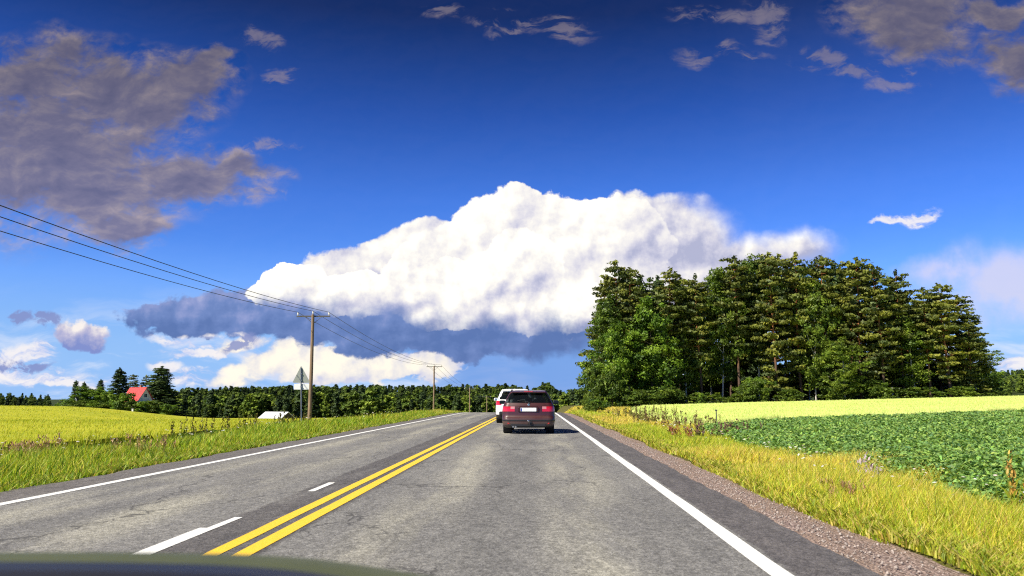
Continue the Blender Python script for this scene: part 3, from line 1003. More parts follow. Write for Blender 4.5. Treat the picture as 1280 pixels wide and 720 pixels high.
# leafy under-storey that closes the gaps
cx = sorted(set([5.75, 5.9, 6.05, 6.3] + list(np.arange(6.5, 20, .35)) + list(np.arange(20, 122, 1.2))))
cyy = sorted(set(list(np.arange(-3, 30, .35)) + list(np.arange(30, 97, .8))))
XX, YY = np.meshgrid(cx, cyy)
ok = inside(XX.ravel(), YY.ravel(), CROP).reshape(XX.shape)
nx, ny = len(cx), len(cyy)
fi = (np.arange(nx - 1)[None, :] + (np.arange(ny - 1) * nx)[:, None])
okf = (ok[:-1, :-1] & ok[1:, :-1] & ok[:-1, 1:] & ok[1:, 1:])
fi = fi[okf]
Vc = np.stack([XX.ravel(), YY.ravel(), terrain(XX, YY).ravel() + crop_top(XX.ravel(), YY.ravel()) * .62], -1)
Fc = np.stack([fi, fi + 1, fi + 1 + nx, fi + nx], 1)
used = np.unique(Fc); mp = np.zeros(len(Vc), int); mp[used] = np.arange(len(used))


def under_mat():
    def b(t):
        p = t.pos(); n_ = t.noise(p, 9, 5, .7)
        return {'Base Color': t.ramp(n_, [(.3, (.040, .090, .018)), (.6, (.085, .18, .03)), (.8, (.13, .25, .04))]), 'Normal': t.bump(n_, .8, .08)}
    return material('crop undergrowth', rough=.8, spec=.2, build=b)


us = link('field_crop_bed', np_mesh('field_crop_bed', Vc[used], mp[Fc], under_mat(), smooth=True))
tag(us, kind='structure')

# ---- cereal fields: standing corn as a deep sheet with ears pricking through
def cereal_mat(name, stops, s1, bumpd=.06):
    def b(t):
        p = t.pos()
        n1_ = t.noise(t.mapping(p, rot=(0, 0, R(10)), scale=(.03, .10, 1)), 1.0, 5, .6)
        n2_ = t.noise(t.mapping(p, scale=(1, 1, .3)), s1, 5, .7)
        n3_ = t.noise(t.mapping(p, scale=(.25, 1.2, 1)), .8, 5, .65)
        f = t.m('ADD', t.m('MULTIPLY', n1_, .45), t.m('ADD', t.m('MULTIPLY', n2_, .30), t.m('MULTIPLY', n3_, .25)))
        return {'Base Color': t.ramp(f, stops), 'Normal': t.bump(n2_, .7, bumpd)}
    return material(name, rough=.85, spec=.12, build=b)


wheat_m = cereal_mat('green gold corn', [(.30, (.19, .25, .016)), (.45, (.34, .36, .022)), (.58, (.44, .43, .028)), (.72, (.54, .49, .045))], 7)
pale_m = cereal_mat('pale yellow corn', [(.30, (.47, .57, .11)), (.5, (.56, .65, .17)), (.72, (.64, .71, .24))], 6)


def field_sheet(name, xs, ys, poly, hgt, mat, fade):
    XX, YY = np.meshgrid(xs, ys)
    ok = inside(XX.ravel(), YY.ravel(), poly).reshape(XX.shape)
    nx, ny = len(xs), len(ys)
    fi = (np.arange(nx - 1)[None, :] + (np.arange(ny - 1) * nx)[:, None])
    okf = (ok[:-1, :-1] & ok[1:, :-1] & ok[:-1, 1:] & ok[1:, 1:])
    fi = fi[okf]
    x, y = XX.ravel(), YY.ravel()
    V = np.stack([x, y, terrain(x, y) + fade(x, y) * hgt + .05 * (patch_noise(x, y, 3.0, 55) - .5)], -1)
    F = np.stack([fi, fi + 1, fi + 1 + nx, fi + nx], 1)
    # skirt down to the ground along the border
    e = {}
    for f in F:
        for k in range(4):
            a, b = int(f[k]), int(f[(k + 1) % 4])
            if (b, a) in e: del e[(b, a)]
            else: e[(a, b)] = 1
    V2 = [tuple(v) for v in V]; sk = []; low = {}
    for (a, b) in e:
        for q in (a, b):
            if q not in low:
                low[q] = len(V2); V2.append((V[q][0], V[q][1], V[q][2] - hgt - .25))
        sk.append((b, a, low[a], low[b]))
    F = np.concatenate([F, np.array(sk)])
    V2 = np.array(V2)
    used = np.unique(F); mp = np.zeros(len(V2), int); mp[used] = np.arange(len(used))
    return tag(link(name, np_mesh(name, V2[used], mp[F], mat, smooth=True)), kind='structure')


WHEAT = [(-15.2, -5), (-15.2, 30), (-14.8, 60), (-14.2, 100), (-14, 150), (-14, 185), (-14, 322), (-60, 330), (-118, 330), (-128, 275), (-150, 262), (-400, 270), (-420, -5)]
wx = sorted(set([-15.2 + .02, -15.6, -16] + [-v for v in geom(16.5, 410, 80)] + [-14.0 - .25 * k for k in range(5)]))
wy = sorted(set(list(np.arange(-4.9, 40, 1.5)) + geom(40, 332, 80)))
field_sheet('left_field', wx, wy, WHEAT, .62, wheat_m, lambda x, y: .8 + .2 * ss(-x, 15, 18))
PALE = [(6.9, 33.0), (13.2, 42.0), (32, 55.0), (70, 74.2), (118, 96.5), (240, 104), (260, 128), (130, 121), (66, 116), (30, 108), (13.5, 101), (10, 85), (8.0, 60)]
px_ = sorted(set(list(np.arange(6.9, 30, .8)) + geom(30, 255, 50)))
py_ = sorted(set(list(np.arange(30, 130, 1.0))))
field_sheet('right_field', px_, py_, PALE, .52, pale_m, lambda x, y: .35 + .65 * ss(x - 6.9 - .065 * np.clip(y - 33, 0, 99), 0, 2.2))


def ears(n, poly, xr, y0, y1, hgt, cols, wts, wk):
    y = ysample(n * 2, y0, y1); x = xr(y, rng.random(n * 2))
    k = inside(x, y, poly); x, y = x[k][:n], y[k][:n]; n = len(x)
    z = terrain(x, y) + hgt - .22
    return blades(x, y, z, .22 + .16 * rng.random(n), (wk * y) * (.7 + .6 * rng.random(n)), .3, pick(cols, wts, n, .12), wind=(.15, .05))


tag(blade_obj('wheat_crop', [ears(110000, WHEAT, lambda y, r: -14.2 - (0.75 * y + 12) * r, 14, 120, .62, [(.37, .41, .03), (.46, .46, .035), (.54, .50, .055), (.25, .33, .02)], [3, 4, 2, 2], .0009)], grass_m),
    'ripening green gold corn standing in the left field', kind='stuff')
tag(blade_obj('barley_crop', [ears(45000, PALE, lambda y, r: 6.9 + (0.7 * y) * r, 30, 118, .50, [(.56, .65, .18), (.64, .71, .25), (.46, .57, .14)], [3, 3, 1], .0008)], grass_m),
    'pale yellow corn standing before the dark grove', kind='stuff')
# ------------------------------------------------------------------ trees
def bark(name, lo, hi, h_mid=None):
    def b(t):
        p = t.ocoord(); x, y, z = t.sep(p)
        n_ = t.noise(t.mapping(p, scale=(1, 1, .25)), 5, 5, .7)
        c = t.mix(n_, tuple(v * .6 for v in lo), lo)
        if h_mid:
            c2 = t.mix(n_, tuple(v * .6 for v in hi), hi)
            c = t.mix(t.step(t.m('ADD', z, t.m('MULTIPLY', n_, 3)), h_mid, h_mid + 4), c, c2)
        return {'Base Color': c, 'Normal': t.bump(n_, .8, .05)}
    return material(name, rough=.9, spec=.15, build=b)


pine_bark = bark('pine bark', (.13, .085, .06), (.36, .15, .06), 6.5)
spruce_bark = bark('spruce bark', (.10, .075, .06), None)
birch_bark = material('birch bark', rough=.8, spec=.2, build=lambda t: {'Base Color': t.mix(t.step(t.noise(t.mapping(t.ocoord(), scale=(2, 2, 9)), 1.5, 4, .7), .55, .62), (.55, .52, .46), (.07, .06, .055))})
leaf_pine = leaf_mat('pine needles', trans=.20, rough=.55, objvar=.26)
leaf_broad = leaf_mat('broad leaves', trans=.30, rough=.5, objvar=.20)
leaf_far = leaf_mat('distant leaves', trans=.20, rough=.7, objvar=.36)


def norm(v): return v / (np.linalg.norm(v, axis=-1, keepdims=True) + 1e-9)


def cards(C, O, size, colr, r, flat=0.0, jit=.7, upb=.25):
    """leaf faces at C, turned roughly along O (outward), one face each with an uneven four-cornered outline"""
    n = len(C)
    N = norm(norm(O) + r.normal(0, jit, (n, 3)) + np.array([0, 0, upb]))
    t = norm(np.cross(N, r.normal(0, 1, (n, 3))))
    b = np.cross(N, t)
    s = (size * (.6 + .8 * r.random(n)))[:, None]
    k = lambda: (.75 + .5 * r.random((n, 1)))
    V = np.stack([C - t * s * k(), C - b * s * .6 * k(), C + t * s * k(), C + b * s * .6 * k()], 1)
    F = np.arange(n)[:, None] * 4 + np.arange(4)[None]
    return V.reshape(-1, 3), F, colr


def clump_cards(cent, rad, per, size, cols, wts, r, outward=None, jit=.7, upb=.25, cj=.16):
    """cent (m,3), rad (m,3) ellipsoid radii; per faces in each"""
    m_ = len(cent)
    d = norm(r.normal(0, 1, (m_, per, 3)))
    f = r.random((m_, per, 1)) ** .45
    off = d * f * rad[:, None, :]
    C = (cent[:, None] + off).reshape(-1, 3)
    O = (d / rad[:, None, :]).reshape(-1, 3)
    O = norm(O)
    if outward is not None:
        O = norm(O + .7 * np.repeat(outward, per, 0))
    cols = np.asarray(cols, float)
    ci = cols[r.choice(len(cols), m_, p=np.array(wts) / np.sum(wts))] * (1 + r.normal(0, cj, (m_, 1)))
    c = np.repeat(ci, per, 0) * (1 + r.normal(0, .14, (m_ * per, 1)))
    return cards(C, O, np.full(m_ * per, size), np.clip(c, .004, .9), r, jit=jit, upb=upb)


def tube_np(pts, rad, n=5):
    pts = np.asarray(pts, float)
    k = len(pts)
    T_ = norm(np.gradient(pts, axis=0))
    a = norm(np.cross(T_, np.where(np.abs(T_[:, 2:3]) > .9, [[1., 0, 0]], [[0, 0, 1.]])))
    b = np.cross(T_, a)
    q = np.linspace(0, 2 * np.pi, n, endpoint=False)
    V = pts[:, None] + np.asarray(rad)[:, None, None] * (np.cos(q)[None, :, None] * a[:, None] + np.sin(q)[None, :, None] * b[:, None])
    i = (np.arange(k - 1) * n)[:, None]; j = np.arange(n)[None]
    F = np.stack([i + j, i + (j + 1) % n, i + n + (j + 1) % n, i + n + j], -1).reshape(-1, 4)
    return V.reshape(-1, 3), F


def join(parts):
    V, F, o = [], [], 0
    for v, f in parts:
        V.append(v); F.append(f + o); o += len(v)
    return np.concatenate(V), np.concatenate(F)


def trunk_line(H, r, bend=.25, n=9):
    z = np.linspace(0, H, n)
    ax = r.normal(0, bend, 2); ph = r.random(2) * 6
    return np.stack([ax[0] * np.sin(z / H * 3 + ph[0]) - ax[0] * np.sin(ph[0]), ax[1] * np.sin(z / H * 3.5 + ph[1]) - ax[1] * np.sin(ph[1]), z], -1)


def conifer(name, seed, H, h0, prof, whorl, nb, droop, pad, per, size, cols, wts, tr, bark_m, leaf_m, lift=.15, flat=.34, jit=.65, bare=0.0, gap=.12):
    """prof(t): branch length at fraction t of the crown"""
    r = np.random.default_rng(seed)
    line = trunk_line(H, r, .22)
    tb = [tube_np(line, tr * (1 - .93 * (line[:, 2] / H) ** 1.1), 7)]
    cent, rad, outw = [], [], []
    z = h0
    while z < H * .985:
        t = (z - h0) / (H - h0)
        az0 = r.random() * 6.283
        side = 1 + .28 * np.sin(az0 * 3)
        for q in range(nb):
            if r.random() < gap: continue
            az = az0 + q * 6.283 / nb + r.normal(0, .25)
            L = prof(t) * (.50 + .75 * r.random())
            zz = z + r.normal(0, whorl * .3)
            c0 = np.array([np.interp(zz, line[:, 2], line[:, 0]), np.interp(zz, line[:, 2], line[:, 1]), zz])
            d = np.array([np.cos(az), np.sin(az), 0])
            s = np.array([.0, .3, .65, 1.0])
            bz = (lift * s - droop * s ** 2 + .10 * s ** 3) * L
            pts = c0 + d * (s * L)[:, None] + np.stack([0 * s, 0 * s, bz], -1)
            if L > .8: tb.append(tube_np(pts, np.array([.05, .035, .02, .008]) * (.5 + tr * 2), 4))
            k = max(1, int(round(L / (pad * 1.15))))
            for w_ in range(k):
                f = 1 - w_ / max(k, 1) * (1 - bare) + r.normal(0, .04)
                if w_ and f < .22: continue
                c = np.array([np.interp(f, s, pts[:, e]) for e in range(3)]) + r.normal(0, .10, 3) * pad
                a_ = pad * (.75 + .5 * r.random())
                cent.append(c); rad.append((a_, a_, a_ * flat)); outw.append(d + np.array([0, 0, .5]))
        z += whorl * (.75 + .5 * r.random()) * (1 - .35 * t)
    # leader
    cent.append(line[-1] + [0, 0, .1]); rad.append((pad * .45, pad * .45, pad * .9)); outw.append(np.array([0, 0, 1.]))
    cent, rad, outw = map(np.array, (cent, rad, outw))
    V, F, c = clump_cards(cent, rad, per, size, cols, wts, r, outw, jit=jit)
    crown = np_mesh(name + '_crown', V, F, leaf_m, c)
    tv, tf = join(tb)
    trunk = np_mesh(name + '_trunk', tv, tf, bark_m, smooth=True)
    return trunk, crown, H


def broadleaf(name, seed, H, h0, W, nclump, per, size, cols, wts, tr, bark_m, shape=1.0, clr=1.0, low=.0, limbs=14):
    """W: crown radius. A leaning leader with rising limbs, crown of uneven leaf clumps"""
    r = np.random.default_rng(seed)
    line = trunk_line(H * .93, r, .3)
    tb = [tube_np(line, tr * (1 - .9 * (line[:, 2] / (H * .93))), 7)]
    lobes = []
    for q in range(limbs):
        z = h0 * .8 + (H * .8 - h0 * .8) * (q + r.random()) / limbs
        t = (z - h0) / (H - h0)
        az = q * 2.4 + r.normal(0, .3)
        Wl = W * np.clip(np.sin(np.pi * np.clip(t * .80 + .22, 0, 1)) ** .75, .15, 1) * (.65 + .55 * r.random())
        c0 = np.array([np.interp(z, line[:, 2], line[:, 0]), np.interp(z, line[:, 2], line[:, 1]), z])
        e = c0 + np.array([np.cos(az) * Wl, np.sin(az) * Wl, Wl * (.25 + .5 * r.random()) * shape])
        pts = np.stack([c0, c0 * .5 + e * .5 + [0, 0, -.12 * Wl], e])
        tb.append(tube_np(pts, np.array([.4, .22, .06]) * tr, 5))
        lobes.append((e, Wl)); lobes.append((c0 * .45 + e * .55, Wl))
    lobes.append((line[-1], W * .5)); lobes.append((line[-2], W * .6))
    cent, outw = [], []
    for k in range(nclump):
        e, Wl = lobes[r.integers(len(lobes))]
        cent.append(e + r.normal(0, 1, 3) * np.array([.30, .30, .34]) * max(Wl, W * .35))
    cent = np.array(cent); cent[:, 2] = np.clip(cent[:, 2], low, H)
    mid = np.array([0, 0, (h0 + H) / 2])
    outw = norm((cent - mid) * np.array([1, 1, .6]))
    rad = np.stack([clr * (.6 + .6 * r.random(nclump))] * 3, -1) * np.array([1, 1, .7])
    V, F, c = clump_cards(cent, rad, per, size, cols, wts, r, outw, jit=.8)
    return np_mesh(name + '_trunk', *join(tb), bark_m, smooth=True), np_mesh(name + '_crown', V, F, leaf_broad, c), H


PC = [(.125, .148, .026), (.095, .124, .030), (.165, .182, .026), (.064, .092, .030)]
PW = [4, 3, 2, 2]
SC_ = [(.048, .085, .024), (.036, .066, .024), (.065, .105, .024)]
BC = [(.115, .180, .022), (.090, .150, .020), (.150, .215, .025), (.060, .110, .018)]
BW = [4, 3, 2, 2]
GC = [(.120, .215, .020), (.165, .265, .024), (.075, .150, .018), (.050, .105, .015)]

sprof = lambda t: 3.7 * (np.clip(t / .22, .55, 1)) * (1 - .74 * t ** 2.4)
PROT = {}
for k in range(5):
    low = (2.2, 5.0, 7.0, 3.6, 9.0)[k]
    PROT['pine', k] = conifer('pine', 100 + k, 22, low, (lambda t, f=(1, .9, 1.05, .85, .95)[k]: f * sprof(t)), 1.02, 5, .14, .86, 36, .25, PC, PW, .24, pine_bark, leaf_pine, lift=.20, flat=.30, bare=.28, gap=.13)
for k in range(3):
    PROT['spruce', k] = conifer('spruce', 200 + k, 22, .8, lambda t: 3.7 * (1 - t) ** .85 + .25, .72, 6, .42, .72, 34, .24, SC_, [3, 3, 2], .22, spruce_bark, leaf_pine, lift=.12, flat=.40, bare=.15, gap=.08)
for k in range(4):
    PROT['birch', k] = broadleaf('birch', 300 + k, 20, (2.5, 4, 1.2, 5)[k], 2.9, 230, 56, .19, BC, BW, .15, birch_bark, shape=1.6, clr=.95, low=.8)
for k in range(3):
    PROT['broad', k] = broadleaf('aspen', 320 + k, 17, 1.0, 3.4, 270, 56, .19, GC, BW, .2, spruce_bark, shape=1.2, clr=1.05, low=.3, limbs=18)
for k in range(4):
    PROT['bush', k] = broadleaf('bush', 340 + k, 4.2, .3, 2.0, 90, 48, .15, GC if k % 2 else BC, BW, .06, spruce_bark, shape=.9, clr=.62, low=.15, limbs=10)


def plant_tree(kind, v, x, y, h, wf, name, label, cat, group, z=None, rz=None):
    tr_, cr, H = PROT[kind, v]
    root = empty(name, (x, y, float(terrain(x, y)) - .1 if z is None else z), random.uniform(0, 6.28) if rz is None else rz)
    s = h / H
    root.scale = (s * wf, s * wf, s)
    tag(root, label, cat, group)
    link('trunk', tr_, root); link('crown', cr, root)
    return root


def ground_h(px, D, ytop):
    x = at(px, D)[0]
    return x, at(px, D, ytop)[1] - float(terrain(x, D)) + .1


ORD = ['first', 'second', 'third', 'fourth', 'fifth', 'sixth', 'seventh', 'eighth', 'ninth', 'tenth', 'eleventh', 'twelfth', 'thirteenth', 'fourteenth', 'fifteenth',
       'sixteenth', 'seventeenth', 'eighteenth', 'nineteenth', 'twentieth']
KN = {'pine': ('pine_tree', 'dark layered pine'), 'birch': ('birch_tree', 'lighter green birch'), 'spruce': ('spruce_tree', 'dark spruce'), 'broad': ('broadleaf_tree', 'bright leafy tree')}
# the grove: kind, variant, photo column, photo row of the tip, metres away, width
FRONT = [('broad', 0, 766, 400, 112, .66), ('birch', 2, 764, 366, 116, .9), ('pine', 0, 772, 331, 119, 1.0), ('pine', 3, 795, 338, 117, .95), ('broad', 1, 815, 372, 115, .95), ('pine', 1, 838, 340, 118, .95),
         ('birch', 0, 858, 352, 120, .9), ('pine', 2, 878, 348, 119, .85), ('birch', 1, 903, 332, 121, .95), ('pine', 4, 925, 326, 119, .95), ('birch', 3, 950, 318, 122, .95),
         ('pine', 0, 972, 320, 118, .95), ('pine', 1, 1003, 322, 119, 1.0), ('birch', 0, 1020, 345, 118, .8), ('pine', 3, 1040, 323, 119, 1.05), ('birch', 2, 1056, 420, 114, .7), ('pine', 0, 1077, 326, 119, 1.0),
         ('pine', 1, 1104, 333, 118, .95), ('pine', 2, 1131, 341, 120, .8), ('birch', 1, 1146, 392, 119, .8), ('pine', 4, 1164, 364, 119, .85), ('pine', 3, 1189, 357, 118, 1.0), ('pine', 0, 1214, 392, 120, .80)]
cnt = {}
tot = {}
for f in FRONT: tot[f[0]] = tot.get(f[0], 0) + 1
for kind, v, px, yt, D, wf in FRONT:
    x, h = ground_h(px, D, yt)
    c = cnt.get(kind, 0); cnt[kind] = c + 1
    nm, ds = KN[kind]
    if c == 0: lab = f'{ds} at the grove front, leftmost of its kind'
    elif c == tot[kind] - 1: lab = f'{ds} at the grove front, rightmost of its kind'
    else: lab = f'{ds} at the grove front, {ORD[c]} of its kind from the road side'
    plant_tree(kind, v, x, D, h, wf * 22 / h if kind == 'pine' else wf * 1.05 * 20 / h if kind == 'birch' else wf * 17 / h, nm, lab, 'tree', 'trees along the front of the grove')
# behind the front: only tips and dark gaps show
BACK = [(760, 350, 128), (785, 340, 131), (806, 352, 130), (826, 348, 133), (850, 345, 131), (868, 356, 134), (890, 344, 132), (914, 336, 131), (937, 328, 134), (962, 326, 132), (985, 322, 130),
        (1012, 326, 132), (1030, 326, 136), (1052, 330, 133), (1068, 332, 131), (1090, 336, 134), (1116, 342, 132), (1140, 378, 130), (1160, 380, 133), (1178, 372, 131), (1202, 372, 130), (1222, 418, 128),
        (870, 372, 145), (930, 350, 148), (1000, 345, 150), (1060, 350, 147), (1120, 362, 146), (820, 372, 146)]
for k, (px, yt, D) in enumerate(BACK):
    x, h = ground_h(px, D, yt)
    kind = ('pine', 'birch', 'pine', 'spruce', 'pine')[k % 5]
    v = k % {'pine': 5, 'birch': 4, 'spruce': 3}[kind]
    plant_tree(kind, v, x, D, h, 1.05 * PROT[kind, v][2] / h, 'tree', 'dark tree deeper in the grove, half hidden by the front row', 'tree', 'trees deeper inside the grove')
# undergrowth at the grove's foot: photo column, row of top, metres
UNDER = [(754, 462, 110, .9), (752, 470, 108, 1.2), (765, 478, 108, 1.1), (782, 476, 110, 1.2), (800, 486, 109, 1.2), (820, 482, 111, 1.2), (838, 480, 112, 1.1), (858, 490, 112, 1.2), (880, 486, 113, 1.1), (905, 482, 113, 1.1),
         (925, 484, 113, .9), (944, 470, 114, .8), (938, 486, 112, 1.0), (966, 486, 115, 1.0), (985, 488, 115, 1.0), (1020, 486, 116, 1.0), (1050, 484, 115, .9), (1075, 486, 116, 1.0), (1096, 474, 114, 1.1),
         (1122, 478, 115, 1.1), (1150, 480, 116, 1.1), (1176, 474, 114, 1.4), (1205, 478, 116, 1.1), (1226, 474, 117, 1.0), (1240, 480, 119, .8), (748, 490, 112, .8)]
for k, (px, yt, D, wf) in enumerate(UNDER):
    if k % 2 and k not in (11, 25): continue
    yt += (0, 6, -5, 9, 3, -8, 5)[k % 7]
    x, h = ground_h(px, D, yt)
    if k == 0: lab = 'tallest bright leafy bush at the grove end beside the road'
    elif k == len(UNDER) - 2: lab = 'last rusty green bush at the grove end away from the road'
    elif k == 11: lab = 'bright green upright sapling before the dark middle of the grove'
    else: lab = 'leafy bush growing at the foot of the grove'
    plant_tree('bush', k % 4, x, D, h, wf * 4.2 / h * (1 if h < 6 else 1.1), 'bush', lab, 'bush', 'bushes at the foot of the grove')
for k in range(30):
    px = 748 + 490 * k / 29; D = random.uniform(138, 150)
    x = at(px, D)[0]
    h = random.uniform(3.5, 7.5)
    plant_tree('bush', k % 4, x, D, h, 1.3 * 4.2 / h, 'bush', 'shaded thicket deep under the grove', 'bush', 'thicket under the grove')
# bushes by the right verge where the road dips
for k, (px, yt, D, wf, lab) in enumerate(((735, 496, 96, .8, 'low green bush on the road verge just before the grove'), (748, 500, 84, 1.0, 'yellowish low bush between the road verge and the grove'),
                                          (738, 503, 78, .8, 'smallest dark bush on the right verge by the pale field'), (876, 492, 108, .5, 'pale leafy sapling standing in the pale field edge'))):
    x, h = ground_h(px, D, yt)
    plant_tree('bush', k, x, D, max(h, .8), wf * 4.2 / max(h, .8) * .45, 'bush', lab, 'bush', None)

# ---- farmhouse trees on the left rise
D0 = 300
HT = [('spruce', 0, 94, 476, 305, .55, 'narrow dark spruce at the left end of the farmhouse trees'), ('spruce', 1, 104, 478, 312, .5, 'dark twin topped spruce second from the left of the farmhouse trees'),
      ('broad', 0, 110, 482, 298, .95, 'bright round leafy tree left of the red roofed house'), ('spruce', 2, 126, 475, 312, .6, 'dark spruce peak between leafy trees left of the farmhouse'),
      ('broad', 1, 127, 484, 298, .95, 'wide leafy tree in the middle of the farmhouse trees'), ('broad', 2, 138, 488, 296, .8, 'lower leafy tree beside the tall spruce by the farmhouse'),
      ('spruce', 1, 146, 461, 303, .80, 'tall dark spruce just left of the red roof'), ('pine', 3, 166, 469, 314, .60, 'round topped pine behind the red roof'),
      ('pine', 1, 180, 470, 316, .55, 'greyish thin pine behind the cream gable'), ('spruce', 0, 199, 459, 300, 1.15, 'broad dark spruce right of the farmhouse, tallest there'),
      ('spruce', 2, 205, 474, 297, .9, 'lower spruce leaning against the broad one right of the farmhouse')]
for kind, v, px, yt, D, wf, lab in HT:
    x, h = ground_h(px, D, yt)
    plant_tree(kind, v, x, D, h, wf * (2.5 if kind == 'broad' else 2.5), KN[kind][0], lab, 'tree', 'trees around the farmhouse')
for k, (px, yt, D, wf, lab) in enumerate(((83, 500, 292, 1.4, 'low hedge like bush at the left end of the farmhouse garden'), (100, 502, 290, 1.3, 'bright green bush below the narrow spruce by the farmhouse'), (118, 504, 290, 1.3, 'low bush in the middle of the farmhouse garden'),
                                          (135, 504, 290, 1.4, 'low bush right of the middle of the farmhouse garden'), (151, 493, 279, 1.5, 'dark bush below the red roof'), (163, 500, 281, 1.1, 'dark bush in front of the cream gable'),
                                          (176, 502, 281, 1.2, 'bush at the foot of the cream gable'), (192, 502, 286, 1.5, 'dark bush below the broad spruce'), (206, 506, 284, 1.2, 'bush on the slope right of the farmhouse'))):
    x, h = ground_h(px, D, yt)
    plant_tree('bush', (k * 3 + 1) % 4, x, D, h, wf * 5.5 / h, 'bush', lab, 'bush', 'bushes round the farmhouse')

# ---- distant wood: light trees of a few hundred faces
def far_tree(seed, H, W, kind):
    r = np.random.default_rng(seed)
    n = 46
    t = (np.arange(n) + r.random(n)) / n
    az = r.random(n) * 6.283
    if kind == 'c': rr = W * (1 - t) ** .8 * (.4 + .6 * r.random(n)); z = H * (.06 + .94 * t); rd = .16 * H * (1 - .6 * t)
    else: rr = W * np.sin(np.pi * np.clip(t * .8 + .15, 0, 1)) ** .6 * (.3 + .7 * r.random(n)); z = H * (.08 + .86 * t); rd = .13 * H * np.ones(n)
    cent = np.stack([np.cos(az) * rr, np.sin(az) * rr, z], -1)
    rad = np.stack([rd, rd, rd * .6], -1) * .8
    cols = SC_ if kind == 'c' else BC
    V, F, c = clump_cards(cent, rad, 20, H * .050, cols, [1] * len(cols), r, norm(cent - [0, 0, H * .4]), jit=.7)
    return V, F, c


FAR = {}
for k in range(4):
    for kd in 'cb':
        FAR[kd, k] = far_tree(500 + k + (10 if kd == 'b' else 0), 14.0, 2.6 if kd == 'c' else 3.6, kd)
FARM = {q: np_mesh('distant_tree', v[0], v[1], leaf_far, v[2]) for q, v in FAR.items()}


def far_thing(kd, k, x, y, h, wf, label, group, name):
    o = link(name, FARM[kd, k])
    o.location = (x, y, float(terrain(x, y)) - .2); s = h / 14
    o.scale = (s * wf, s * wf, s); o.rotation_euler = (0, 0, random.uniform(0, 6.28))
    return tag(o, label, 'tree', group)


# edge of the wood beyond the left field: rows of top in the photo
prof_x = [216, 232, 250, 270, 290, 310, 330, 350, 370, 400, 430, 460, 480, 500, 512, 530, 550, 570, 590, 610, 640, 690, 700, 712, 724, 740]
prof_y = [512, 510, 508, 502, 496, 493, 490, 491, 489, 488, 487, 486, 489, 494, 498, 495, 494, 497, 496, 500, 500, 494, 489, 488, 487, 490]
for k in range(100):
    px = 214 + (625 - 214) * (k + random.uniform(-.4, .4)) / 100
    D = 345 + random.uniform(-9, 14) + 25 * (px > 500)
    x = at(px, D)[0]
    yt = np.interp(px, prof_x, prof_y) + random.choice((-3, -1, 1, 2, 4, 6, 9)) + random.uniform(-1, 1)
    h = at(px, D, yt)[1] - float(terrain(x, D)) + .2
    kd = 'c' if random.random() < .38 else 'b'
    far_thing(kd, random.randrange(4), x, D, max(h, 4), random.uniform(.7, 1.45), ('dark pointed tree' if kd == 'c' else 'round green tree') + ' at the wood edge beyond the left field', 'wood edge beyond the left field',
              'spruce_tree' if kd == 'c' else 'broadleaf_tree')
for k in range(16):
    px = 686 + (745 - 686) * (k + random.uniform(-.4, .4)) / 16
    D = 262 + random.uniform(-8, 20)
    x = at(px, D)[0]
    yt = np.interp(px, prof_x, prof_y) + random.uniform(-1, 4)
    h = at(px, D, yt)[1] - float(terrain(x, D)) + .2
    kd = 'c' if random.random() < .3 else 'b'
    far_thing(kd, random.randrange(4), x, D, max(h, 4), random.uniform(.9, 1.2), ('dark pointed tree' if kd == 'c' else 'round green tree') + ' where the road drops away, left of the grove', 'trees where the road drops away',
              'spruce_tree' if kd == 'c' else 'broadleaf_tree')


def wood(name, pts, label):
    Vs, Fs, cs = [], [], []; o = 0
    for x, y, h, kd in pts:
        V, F, c = FAR[kd, rng.integers(4)]
        a = rng.random() * 6.283; s = h / 14; wf = .9 + .4 * rng.random()
        Rm = np.array([[np.cos(a), -np.sin(a), 0], [np.sin(a), np.cos(a), 0], [0, 0, 1]])
        Vs.append((V @ Rm.T) * [s * wf, s * wf, s] + [x, y, float(terrain(x, y)) - .3]); Fs.append(F + o); cs.append(c * (.8 + .4 * rng.random())); o += len(V)
    return tag(link(name, np_mesh(name, np.concatenate(Vs), np.concatenate(Fs), leaf_far, np.concatenate(cs))), label, kind='stuff')


def scatter(n, f):
    P_ = []
    while len(P_) < n:
        u, D, h = f(); x = u * D
        P_.append((x, D, h, 'c' if rng.random() < .5 else 'b'))
    return P_


wood('distant_wood', scatter(330, lambda: (rng.uniform(-.46, -.04), 360 + 110 * rng.random() ** 1.3, 8 + 4 * rng.random())), 'mixed wood behind its front trees beyond the left field')
wood('distant_wood', scatter(420, lambda: (rng.uniform(-.46, .02), rng.uniform(660, 860), 13 + 5 * rng.random())), 'wooded ridge far behind the left field')
wood('distant_wood', scatter(380, lambda: (rng.uniform(-1.0, -.608), rng.uniform(680, 860), 7 + 4 * rng.random())), 'dark wooded ridge at the far left horizon')
wood('distant_wood', scatter(520, lambda: (rng.uniform(.50, .85), rng.uniform(820, 1180), 13 + 5 * rng.random())), 'hazy wooded hill beyond the right field')
wood('distant_wood', scatter(150, lambda: (rng.uniform(-.02, .14), rng.uniform(290, 420), 9 + 4 * rng.random())), 'wood beyond the dip of the road')
